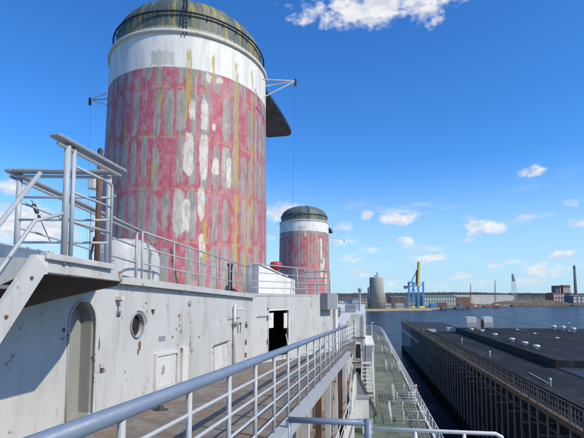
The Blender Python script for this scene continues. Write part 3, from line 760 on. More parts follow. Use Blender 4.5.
    MB().box(p.x-.14, p.x-.03, p.y-.05, p.y+.05, p.z+1.12, p.z+1.3).build('lamp_socket', 'white', t, bevel=.02)
    MB().tube([p+Z*.0+U*-.05, p+Z*.25-U*.09, p+Z*.5-U*.04], .015, 6).build('cable', 'rust', t)
    # stay wire with turnbuckle
    a = pt(31.5, 200, 6.5); b = pt(51, 243, 6.5); t = thing('turnbuckle_stay', b, 'thin dark stay wire with a black turnbuckle behind the landing rails', 'stay')
    MB().tube([a, b], .007, 5).build('wire', 'black', t); MB().tube([a+(b-a)*.1, a+(b-a)*.3], .03, 8).build('turnbuckle', 'black', t); MB().tube([a+(b-a)*.36, a+(b-a)*.46], .022, 8).build('shackle', 'black', t)
platform()
# vertical aerial wires
for x, y0, y1, dd, lab in ((91, 104, 225, 25.4, 'thin halyard wire hanging from the lamp bracket on the shaded side of the funnel'), (294.5, 84, 262, 26.4, 'thin halyard wire hanging from the lamp bracket on the sunny side of the funnel')):
    a, b = pt(x, y0, dd), pt(x-3, y1, dd); b.z = 22.03
    tag(MB().tube([a, b], .005, 5).build('halyard_wire', 'black'), lab, 'wire')

# ------------------------------------------------------------------ lower side of the ship
def lower_side():
    o = thing('lower_promenade', N(8, -2.9, -4.75), 'rusty brown and white promenade side with pillars below the walkway', 'bulkhead')
    MB().quadbox([N(-3, -2.9, -4.75), N(27, -2.9, -4.75), N(27, -3.1, -4.75), N(-3, -3.1, -4.75), N(-3, -2.9, -2.0), N(27, -2.9, -2.0), N(27, -3.1, -2.0), N(-3, -3.1, -2.0)]).build('bulkhead', 'brownwall', o)
    for k, s in enumerate((6, 8.1, 10.2, 12.3, 14.4, 16.5, 18.6, 20.4)):
        MB().beam(N(s, -1.72, -4.75), N(s, -1.72, -2.0), .16, .16, D).build('pillar', 'rustwhite' if k % 3 else 'rust', o)
        MB().beam(N(s, -1.72, -2.12), N(s, -2.88, -2.12), .08, .2).build('deck_beam', 'rustwhite', o)
        MB().beam(N(s+.5, -2.86, -4.7), N(s+.5, -2.86, -2.05), .09, .12, D).build('stiffener', 'rustwhite', o)
    MB().beam(N(-3, -1.72, -2.1), N(20.4, -1.72, -2.1), .1, .16).build('girder', 'rust', o)
    MB().quadbox([N(-3, -1.45, -9.3), N(20.8, -1.45, -8.6), N(20.8, -1.75, -8.6), N(-3, -1.75, -9.3), N(-3, -1.45, -4.95), N(20.8, -1.45, -4.95), N(20.8, -1.75, -4.95), N(-3, -1.75, -4.95)]).build('lower_wall', 'rustwhite', o)
    MB().beam(N(-3, -1.4, -4.5), N(20.8, -1.4, -4.5), .05, .5).build('kick_plate', 'rustwhite', o)
    railing('promenade_railing', 'rust stained white railing of the promenade below the walkway', [N(2, -1.42, -4.75), N(20.7, -1.42, -4.75)], 1.05, [.35, .7], .025, .016, .022, 2.1, 'rustwhite', 'rustwhite')
    # house further aft
    o = thing('aft_house', (-.5, 40, ZG), 'long sunlit cream white superstructure block running aft beside the green deck', 'superstructure')
    zt = 20.05
    pl = [(-1.15, 31.5), (-1.0, 47.5), (.42, 47.5), (.6, 70), (.8, 104), (-3, 108), (-17, 108), (-19, 31.5)]
    MB().prism([Vector((x, y, ZG)) for x, y in pl], (0, 0, zt-ZG)).build('wall', 'rustwhite', o)
    MB().prism([Vector((x + (.12 if x > -1 else 0), y, zt)) for x, y in pl], (0, 0, .1)).build('roof', 'white', o)
    def hx(y): return -1.15 + .15*(y-31.5)/16 if y < 47.5 else .42 + .18*(y-47.5)/22.5 if y < 70 else .6 + .2*(y-70)/34
    for y in list(range(33, 46, 4)) + list(range(60, 103, 5)):
        x = hx(y) + .03
        for z0, z1 in ((13.4, 14.9), (16.2, 17.3), (18.3, 19.2)):
            f = MB().box(x-.05, x+.08, y, y+1.1, z0, z1).build('window', 'white', o); MB().box(x+.06, x+.092, y+.1, y+1.0, z0+.1, z1-.1).build('pane', 'dark', f)
    for y in (32, 36.3, 40.3, 44.3, 59, 65, 74, 84, 95):
        x = hx(y); MB().box(x-.05, x+.16, y-.1, y+.1, ZG+.02, zt-.003).build('pilaster', 'rustwhite', o)
    for x in (-4.5, -3.2, -1.3): MB().box(x-.08, x+.08, 31.35, 31.52, ZG+.02, zt-.01).build('pilaster', 'rustwhite', o)
    for x in (-.85, .3): MB().box(x-.07, x+.07, 47.36, 47.52, ZG+.02, zt-.01).build('pilaster', 'rustwhite', o)
    f = MB().box(-2.4, -1.6, 31.38, 31.52, 15.9, 17.8).build('door', 'greybox', o)
    for z0, z1 in ((13.0, 14.8), (15.6, 17.2)): f = MB().box(-.6, .05, 47.40, 47.52, z0, z1).build('door', 'rustwhite', o); MB().box(-.52, -.03, 47.37, 47.41, z0+.1, z1-.1).build('panel', 'dark', f)
    for z in (15.2, 17.7): MB().box(-.98, .5, 47.33, 47.5, z, z+.12).build('deck_edge', 'rust', o); MB().box(-1.16, -.9, 31.4, 47.3, z, z+.1).build('deck_edge', 'rust', o)
    # lower annexe at the head of the stair
    o = thing('stair_house', (.7, 50, ZG), 'small white block at the head of the stair by the green deck', 'deckhouse')
    MB().box(.47, 1.3, 47.2, 58, ZG+.02, 17.0).build('wall', 'white', o, bevel=.03)
    MB().box(.47, 1.38, 47.1, 58.1, 17.0, 17.08).build('roof', 'cream', o)
    MB().box(.6, 1.15, 47.13, 47.25, 15.42, 16.8).build('door', 'greybox', o)
    for y in (50, 53, 56): MB().box(1.25, 1.34, y, y+.8, 14.8, 15.6).build('window', 'dark', o)
    # ladder stair
    o = thing('deck_stair', (.85, 40.5, ZG), 'white ladder stair with open steps climbing from the green deck to the white block', 'stairs')
    n = 11; y0, y1, z1 = 40.2, 46.6, 15.4
    for x in (.08, 1.12):
        MB().beam((x, y0, ZG+.05), (x, y1, z1), .06, .24).build('stringer', 'white', o)
        MB().tube([(x, y0, ZG+1.0), (x, y1, z1+1.0), (x, y1+.6, z1+1.0)], .03, 8).build('handrail', 'wrail', o)
        for k in range(4): t = k/3; MB().tube([(x, y0+(y1-y0)*t, ZG+.05+(z1-ZG)*t), (x, y0+(y1-y0)*t, ZG+1.0+(z1-ZG)*t)], .022, 6).build('post', 'wrail', o)
    for k in range(n):
        t = (k+.5)/n; y = y0+(y1-y0)*t; z = ZG+.05+(z1-ZG)*t
        MB().box(.11, 1.09, y-.13, y+.13, z-.02, z+.03).build('tread', 'wrail', o)
    MB().box(.05, 1.2, 46.6, 47.12, 15.3, 15.4).build('landing', 'white', o)
    # lockers and plates at the near end
    o = thing('deck_locker', (.03, 36.2, ZG), 'white steel locker with stained door on the green deck in front of the stair', 'locker')
    MB().box(-.5, .55, 36, 37.2, ZG+.02, ZG+1.65).build('body', 'white', o, bevel=.03)
    MB().box(-.42, .47, 35.965, 36.01, ZG+.15, ZG+1.55).build('door', 'cream', o); MB().box(-.56, .61, 35.94, 37.26, ZG+1.65, ZG+1.72).build('lid', 'greybox', o)
    o = thing('canvas_hood', (.2, 37.8, ZG), 'grey triangular hood with rusty edges standing over the white deck locker', 'hood')
    MB().prism([Vector((-.42, 37.5, ZG)), Vector((1.1, 37.5, ZG)), Vector((1.1, 37.5, ZG+.45)), Vector((-.3, 37.5, ZG+3.35)), Vector((-.42, 37.5, ZG+3.3))], (0, .5, 0)).build('panel', 'greybox', o)
    MB().beam((-.3, 37.46, ZG+3.38), (1.14, 37.46, ZG+.42), .06, .09).build('edge_bar', 'rust', o); MB().beam((1.13, 37.46, ZG+.42), (1.13, 37.46, ZG+.02), .06, .08).build('edge_bar', 'rust', o)
    MB().tube([(-.42, 37.44, ZG), (-.42, 37.44, ZG+3.35)], .05, 8).build('edge_post', 'white', o)
    o = thing('leaning_plate', (-.6, 33, ZG), 'tall white steel plate leaning by the lower side wall next to the locker', 'plate')
    MB().quadbox([(-.75, 30.5, ZG+.02), (-.62, 30.5, ZG+.02), (-.42, 36.5, ZG+.02), (-.55, 36.5, ZG+.02), (-.75, 30.5, ZG+1.5), (-.62, 30.5, ZG+1.5), (-.42, 36.5, ZG+3.4), (-.55, 36.5, ZG+3.4)]).build('plate', 'rustwhite', o)
    for y in (31.5, 33.3, 35.1): MB().box(-.62, -.48, y-.06, y+.06, ZG+.02, ZG+1.6+(y-31)*.28).build('rib', 'rustwhite', o)
    o = thing('deck_box', (.3, 33, ZG), 'low grey white box on the green deck beside the leaning plate', 'box')
    MB().box(.05, .75, 32.6, 33.6, ZG+.02, ZG+.75).build('body', 'white', o, bevel=.02); MB().box(0, .8, 32.55, 33.65, ZG+.75, ZG+.8).build('lid', 'greybox', o)
    # roof clutter on the aft house
    zr = zt + .1
    for i, (x, y, w_, l, h, mt, lab) in enumerate(((-2.6, 40, 1.6, 3, .8, 'tarp', 'grey tarpaulin covered heap on the roof of the cream superstructure'), (-1.1, 52, 1.2, 2.4, .9, 'greybox', 'grey steel locker on the superstructure roof beside the lamp post'),
                                     (-.6, 63, 1.0, 3, 1.2, 'bar', 'pale blue tank housing on the superstructure roof farther aft'), (-4.4, 46, 1.5, 2.5, 1.0, 'white', 'white box vent on the superstructure roof left of the tarpaulin heap'))):
        t = thing('roof_locker', (x, y, zr), lab, 'locker')
        b = MB().box(x-w_/2, x+w_/2, y, y+l, zr, zr+h).build('body', mt, t, bevel=.12 if mt == 'tarp' else .03)
        MB().box(x-w_/2-.05, x+w_/2+.05, y-.05, y+l+.05, zr+h*.72, zr+h*.82).build('band', 'cap', t)
    p = ony(360, 312, 58); p.z = zr
    t = thing('lamp_post', p, 'stout grey lamp post on the superstructure roof seen against the river', 'post')
    h = ony(360, 288, 58).z - zr
    MB().lathe(p, [(.22, 0), (.22, .12), (.16, .2), (.15, h-.5), (.2, h-.45)], 12).build('pole', 'grail', t, True); MB().lathe(p, [(.2, h-.45), (.24, h-.3), (.22, h-.1), (.1, h)], 12).build('lamp_head', 'greybox', t, True)
    p = onz(372, 343, ZG)
    t = thing('light_pole', (p.x, p.y, ZG), 'thin grey pole standing on the green deck near its far end', 'post')
    MB().tube([(p.x, p.y, ZG), (p.x, p.y, ZG+4.2)], .07, 8).build('pole', 'wrail', t); MB().lathe((p.x, p.y, ZG), [(.18, 0), (.18, .1)], 10).build('foot', 'wrail', t); MB().box(p.x-.05, p.x+.5, p.y-.05, p.y+.05, ZG+4.1, ZG+4.2).build('arm', 'wrail', t)
    # outer rail of the green deck
    ys = [24 + 4*i for i in range(28)]
    railing('deck_railing', 'long white pipe railing along the outer edge of the green deck', [Vector((edge_x(y)-.09, y, ZG+.14)) for y in ys], 1.02, [.26, .5, .75], .032, .016, .024, 1.5, 'wrail', 'wrail')
    p0, p1 = Vector((2.9, 131.5, ZG+.02)), Vector((edge_x(132)-.1, 132, ZG+.02))
    railing('stern_railing', 'white pipe railing across the far end of the green deck', [Vector((-8, 131.5, ZG+.02)), p1], 1.1, [.35, .7], .03, .018, .025, 2.0, 'wrail', 'wrail')
    # hatch pens
    labs = ['opposite the white locker', 'opposite the foot of the stair', 'just past the white block', 'between the white block and the pole', 'near the thin pole']
    for k, (y0, y1) in enumerate(((34.9, 38.0), (41.6, 45.4), (58.8, 62.2), (76.5, 79.8), (96, 99.5))):
        x0 = (2.15, 2.9, 3.2, 3.5, 3.6)[k]; x1 = edge_x((y0+y1)/2) - .3
        railing('hatch_pen', 'white pipe pen round a hatch, ' + labs[k], [Vector((x0, y1, ZG+.02)), Vector((x0, y0, ZG+.02)), Vector((x1, y0, ZG+.02)), Vector((x1, y1, ZG+.02)), Vector((x0, y1, ZG+.02))],
                1.1, [.2, .42, .65, .88] if k else [.5], 0.036, .03, .03, 1.0, 'wrail', 'wrail', group='hatch pens on the green deck', cat='railing')
        t = thing('hatch_cover', ((x0+x1)/2, (y0+y1)/2, ZG), 'low green hatch lid in the pen ' + labs[k], 'hatch', 'hatch lids inside the pens')
        MB().box(x0+.4, x1-.4, y0+.9, y1-.9, ZG+.02, ZG+.2).build('lid', 'green', t, bevel=.03); MB().box(x0+.34, x1-.34, y0+.84, y1-.84, ZG+.02, ZG+.1).build('coaming', 'greybox', t)
    p = onz(413, 387, ZG)
    c = Vector((edge_x(45)-.02, 44.6, ZG+.9))
    t = thing('lifebuoy', c, 'red and white lifebuoy hung on the outer rail near the second pen', 'lifebuoy')
    for k in range(8):
        a0 = 2*math.pi*k/8; MB().tube([c + Vector((.09, .3*math.cos(a0+.785*i/4), .3*math.sin(a0+.785*i/4))) for i in range(5)], .075, 8).build('segment', 'redvent' if k % 2 else 'wrail', t, True)
lower_side()

# ------------------------------------------------------------------ landing rail just below the camera
def near_rail():
    y = 7.0
    za = ony(345, 422, y).z; zb_ = ony(430, 431, y).z; xa, xm, xe = ony(318, 422, y).x, ony(368, 422, y).x, ony(503, 432, y).x
    zf = za - 1.05
    o = thing('lower_landing', (xm, y, zf), 'grey landing with blue and white pipe rails just below the walkway edge', 'landing')
    MB().box(xa-.5, xe+.1, 2.2, y+.1, zf-.12, zf).build('floor', 'bar', o)
    MB().tube([(xa-.45, y, za), (xm, y, za)], .045, 10).build('top_rail', 'rail', o, True); MB().tube([(xa-.45, y, za-.5), (xm, y, za-.5)], .02, 8).build('rail_bar', 'bar', o, True)
    MB().tube([(xm, y, zf), (xm, y, za+.05)], .06, 10).build('post', 'rail', o, True); MB().tube([(xa-.45, y, zf), (xa-.45, y, za)], .04, 8).build('post', 'rail', o, True)
    MB().tube([(xm, y, zb_), (xe-.1, y, zb_), (xe-.02, y, zb_-.04), (xe, y, zb_-.16), (xe, y, zf)], .028, 8).build('top_rail', 'wrail', o, True)
    for t in (.36, .72): x = xm + (xe-xm)*t; MB().tube([(x, y, zf), (x, y, zb_)], .026, 8).build('post', 'wrail', o, True)
    MB().tube([(xm, y, zb_-.45), (xe, y, zb_-.45)], .018, 8).build('rail_bar', 'wrail', o, True)
    for x in (xa-.3, xm, xe-.1): MB().beam((x, 4.5, ZG), (x, 4.5, zf-.1), .15, .15).build('support', 'rustwhite', o)
near_rail()
# small black bollard light on the walkway by the wall
c = npt(160, 423, UW+.38); c.z = N(8.9, UW+.38, VDECK).z
t = thing('deck_fitting', c, 'small white and black pipe fitting on the brown deck under the hatch', 'fitting')
MB().lathe(c, [(.15, 0), (.15, .03), (.06, .05), (.06, .12)], 12).build('base', 'black', t, True); MB().lathe(c, [(.06, .12), (.085, .16), (.085, .27), (.03, .3)], 12).build('head', 'white', t, True)
# door prop on the walkway
a = Vector(S3(slant(281, 340)[0], zB+.05, .5)); 
t = thing('prop_rod', a, 'thin white rod propped on the deck in front of the doorway', 'rod')
MB().tube([a, S3(slant(284.5, 330)[0], zB+1.1, .06)], .02, 8).build('rod', 'white', t)

# ------------------------------------------------------------------ pier shed
def pier():
    M['pwall'] = mottled('dark_pier_sheeting', [(.022, .025, .03), (.032, .034, .038), (.018, .02, .025)], .25, .85, stretch=(1, 1, .3))
    m, bs = newmat('black_roofing', .95); p = pos(); px_, py_, pz_ = sep(p)
    n1 = noise(p, .09, 5, .6); n2 = noise(vmul(p, (.35, .12, .2)), 1.0, 5, .65); n3 = noise(p, 1.4, 4)
    c = mix(ramp(n1, .35, .65), (.010, .011, .014), (.020, .021, .025)); c = mix(ramp(n2, .50, .64, 0, .8), c, (.04, .04, .042)); c = mix(ramp(n3, .56, .7, 0, .5), c, (.045, .042, .038))
    sm = py_*(1/1.8) + (n3-.5)*.04; sm = absn(sm - floor_(sm) - .5); sx_ = px_*(1/9.0); sx_ = absn(sx_ - floor_(sx_) - .5)
    c = mix(mx(ramp(sm, .478, .49), ramp(sx_, .494, .497))*ramp(n2, .35, .6, .1, .55), c, (.05, .05, .052))
    lk(c, bs.inputs['Base Color']); bump(bs, n3 + n2, .4, .05); bs.inputs['Specular IOR Level'].default_value = .25; M['proof'] = m
    M['proof2'] = mottled('blue_grey_roofing', [(.022, .031, .043), (.03, .038, .05)], .1, .7)
    M['psteel'] = paint('pier_steel', (.34, .335, .31), .9, .7)
    M['prail'] = paint('pier_rail', (.10, .092, .08), .9, .8)
    M['plank'] = mottled('gallery_planks', [(.20, .145, .07), (.14, .10, .055), (.09, .075, .05)], 1.2, .85)
    M['pdark'] = mottled('dark_pier_timber', [(.018, .017, .016), (.03, .026, .022)], .6, .9)
    X0, XW = 16.0, 19.3; Y0, Y1, YR = 8.0, 185.0, 131.0
    ZP, ZRF, ZHI = 12.1, 12.3, 13.35
    o = thing('pier_shed', (XW, 60, 0), 'long black flat-roofed pier shed with a railed gallery on steel columns', 'pier shed')
    MB().box(X0+.15, 75, Y0, Y1, -2, 2.6).build('pier_deck', 'pdark', o)
    MB().box(XW, 75, Y0, YR, 2.6, ZRF-.15).build('wall', 'pwall', o)
    MB().box(XW, XW+12, YR, Y1-.5, 2.6, ZP-.3).build('end_wall', 'pwall', o)
    MB().box(XW-.25, 26.0, Y0, YR+.3, ZRF-.15, ZRF).build('roof', 'proof', o)
    MB().box(26.0, 75, 66.8, YR+.3, ZRF-.15, ZHI).build('raised_roof', 'proof', o)
    MB().box(26.003, 75, Y0, 66.8, ZRF-.15, ZRF+.1).build('low_roof', 'proof2', o)
    MB().box(25.85, 26.0, 66.5, YR+.3, ZRF+.003, ZHI+.1).build('parapet', 'pdark', o)
    # vertical sheeting ribs on the wall
    rib = MB().box(-.05, 0, -.06, .06, 0, ZRF-2.8).mesh('wall_rib'); rib.materials.append(M['pwall'])
    y = 24.0
    while y < YR: inst('wall_rib', rib, o, (XW, y, 2.6)); y += 1.46
    # gallery: planks, rail, columns, cross beams, braces
    pk = MB().box(-.65, .65, -.54, .54, -.09, 0).mesh('gallery_plank'); pk.materials.append(M['plank'])
    pst = MB().tube([(0, 0, -.05), (0, 0, 1.5)], .045, 6).mesh('rail_post'); pst.materials.append(M['prail'])
    bal = MB().box(-.025, .025, -.025, .025, 0, 1.3).mesh('baluster'); bal.materials.append(M['prail'])
    cl = MB().box(-.07, .07, -.07, .07, 2.6, ZP-.25).mesh('column'); cl.materials.append(M['psteel'])
    cb = MB().box(0, XW-X0-.15, -.07, .07, -.08, .08).mesh('cross_beam'); cb.materials.append(M['psteel'])
    br = MB().beam((0, 0, 2.7), (0, 4.4, 9.1), .1, .12).mesh('brace'); br.materials.append(M['rust'])
    br2 = MB().beam((0, 0, 9.2), (3.2, 0, 2.8), .1, .12).mesh('brace'); br2.materials.append(M['rust'])
    win = MB().box(-.04, .02, -1.1, 1.1, 0, 1.3).mesh('window'); win.materials.append(M['pdark'])
    y = Y0 + .6; i = 0
    while y < Y1:
        inst('gallery_plank', pk, o, (X0+.65, y, ZP+random.uniform(-.015, .015))); y += 1.1
    y = 28.0
    while y < 165: inst('baluster', bal, o, (X0+.06, y, ZP)); y += .6
    k = 0; y = 36.8 - 4.42*6
    while y < Y1:
        inst('column', cl, o, (X0, y, 0)); inst('cross_beam', cb, o, (X0+.13, y, 9.3)); 
        inst('cross_beam', cb, o, (X0+.13, y, ZP-.25))
        inst('column', cl, o, (X0+.02, y+2.21, 0))
        if k % 2 == 0 and y < 130: inst('brace', br, o, (X0+.0, y, 0))
        if y < 110: inst('brace', br2, o, (X0+.05, y, 0))
        if y < YR: inst('window', win, o, (XW-.003, y+2.2, 7.4))
        inst('rail_post', pst, o, (X0+.02, y, ZP)); inst('rail_post', pst, o, (X0+.02, y+2.2, ZP))
        k += 1; y += 4.42
    for h, r_ in ((1.5, .05), (1.0, .035), (.5, .035)): MB().tube([(X0+.02, Y0, ZP+h), (X0+.02, Y1, ZP+h)], r_, 6).build('gallery_rail', 'prail', o)
    for z in (10.9,): MB().box(X0-.08, X0+.08, Y0, Y1, z-.26, z-.16).build('stringer_beam', 'prail', o)
    MB().box(X0-.12, X0+.12, Y0, Y1, ZP-.42, ZP-.1).build('edge_beam', 'plank', o)
    MB().box(X0+1.32, XW-.26, Y0, Y1, ZP-.2, ZP-.06).build('gallery_deck', 'pdark', o)
    MB().box(X0+1.5, X0+1.62, Y0, YR, ZP-.06, ZP+1.0).build('inner_parapet', 'pdark', o)
    # piles along the water
    pl_ = MB().tube([(0, 0, -2.5), (0, 0, 2.5)], .22, 8).mesh('pile'); pl_.materials.append(M['pdark'])
    y = Y0 + 2
    while y < Y1: inst('pile', pl_, o, (X0-.1, y, 0)); y += 2.9
    # roof things
    vm = {}
    def vent(x, y, z, s, kind, nth):
        t = thing('roof_vent', (x, y, z), nth + {'big': ' white vent from the air units, along the raised roof edge', 'small': ' low white vent from the river in the middle row of the raised roof', 'tall': ' tall white vent from the river in the outermost row of the raised roof'}[kind], 'vent',
                  {'big': 'vents along the raised roof edge', 'small': 'vents in the middle of the raised roof', 'tall': 'vents in the far row of the raised roof'}[kind])
        c = Vector((x, y, z)); h = s*(1.15 if kind == 'tall' else .75 if kind == 'big' else .5)
        MB().lathe(c, [(s*.32, 0), (s*.32, h*.55)], 12).build('stem', 'white', t, True)
        MB().lathe(c, [(s*.36, h*.5), (s*.62, h*.55), (s*.62, h*.85), (s*.5, h), (.05, h+.05)], 14).build('hood', 'white', t, True)
    TH = ['first', 'second', 'third', 'fourth', 'fifth', 'sixth']
    for i, (x, y) in enumerate(((471.7, 331), (482, 332.5), (495, 336.5), (512, 341.5), (525, 345.5), (536.6, 349))):
        p = onz(x, y, ZHI); vent(p.x, p.y, ZHI, .88, 'big', TH[i])
    for i, (x, y) in enumerate(((517, 330.5), (534.6, 334.5), (557, 339))):
        p = onz(x, y, ZHI); vent(p.x, p.y, ZHI, .65, 'small', TH[i])
    for i, (x, y) in enumerate(((554, 329.8), (563, 330.5), (573.5, 332.3))):
        p = onz(x, y, ZHI); vent(p.x, p.y, ZHI, .95, 'tall', TH[i])
    p = onz(569, 331, ZHI)
    t = thing('roof_stack', (p.x, p.y, ZHI), 'thin white stack pipe among the far row of roof vents', 'pipe'); MB().lathe((p.x, p.y, ZHI), [(.16, 0), (.16, 1.8), (.24, 1.85), (.24, 2.1)], 10).build('pipe', 'white', t, True); MB().lathe((p.x, p.y, ZHI), [(.3, 0), (.3, .1)], 10).build('flange', 'white', t)
    for q0, q1, lab in ((467, 476.8, 'boxy white rooftop air unit nearer the gallery rail'), (484, 493.2, 'boxy white rooftop air unit farther from the gallery rail')):
        a = onz(q0, 329.3, ZHI); b = ony(q1, 329.3, a.y); h = ony(q0, 317, a.y).z - ZHI
        t = thing('air_unit', ((a.x+b.x)/2, a.y+1, ZHI), lab, 'air unit')
        MB().box(a.x, b.x, a.y, a.y+2.6, ZHI+.5, ZHI+h).build('casing', 'white', t, bevel=.04)
        MB().box(a.x+.1, b.x-.1, a.y-.03, a.y+.0, ZHI+.65, ZHI+h*.55).build('grille', 'greybox', t)
        for k in range(5): MB().box(a.x+.1, b.x-.1, a.y-.06, a.y-.03, ZHI+.7+k*.2, ZHI+.78+k*.2).build('louvre', 'white', t)
        for xx in (a.x+.15, b.x-.15):
            for yy in (a.y+.15, a.y+2.4): MB().box(xx-.08, xx+.08, yy-.08, yy+.08, ZHI, ZHI+.5).build('leg', 'greybox', t)
    a = onz(477.5, 329.3, ZHI); b = ony(483.5, 329.3, a.y)
    t = thing('air_duct', ((a.x+b.x)/2, a.y+1.2, ZHI), 'dark duct tower between the two white air units', 'duct')
    MB().box(a.x, b.x-.55, a.y+.3, a.y+2, ZHI, ZHI+2.6).build('casing', 'greybox', t); MB().box(b.x-.5, b.x, a.y+.3, a.y+2, ZHI, ZHI+2.3).build('duct', 'black', t)
    for x, yb, yt, lab in ((462, 343.5, 338, 'thin white vent pipe on the lower black roof farther along'), (490, 357.5, 351, 'thin white vent pipe standing in the middle of the lower black roof'), (550.6, 386, 378, 'thin white vent pipe with a cap beside the white conduit on the black roof')):
        p = onz(x, yb, ZRF); h = ony(x, yt, p.y).z - ZRF
        t = thing('vent_pipe', (p.x, p.y, ZRF), lab, 'pipe'); MB().lathe((p.x, p.y, ZRF), [(.07, 0), (.07, h-.2)], 8).build('pipe', 'white', t); MB().lathe((p.x, p.y, ZRF), [(.14, h-.22), (.14, h-.02), (.05, h)], 10).build('cap', 'white', t)
    a, b = onz(529, 373.5, ZRF), onz(548, 384, ZRF)
    tag(MB().tube([a+Z*.08, b+Z*.08], .06, 6).build('roof_conduit', 'white'), 'white conduit lying along the lower black roof', 'conduit')
    for x0, x1, y, h, lab in ((424, 436, 332, .6, 'low white skylight kerb at the far end of the black roof'), (447.5, 452.5, 332, 1.1, 'small white box at the far end of the roof by the parapet')):
        a = onz(x0, y, ZRF); b = ony(x1, y, a.y); t = thing('roof_box', ((a.x+b.x)/2, a.y+.5, ZRF), lab, 'box')
        MB().box(a.x, b.x, a.y, a.y+1.5, ZRF, ZRF+h).build('body', 'white', t, bevel=.05); MB().box(a.x-.05, b.x+.05, a.y-.05, a.y+1.55, ZRF+h, ZRF+h+.08).build('lid', 'cream', t)
pier()

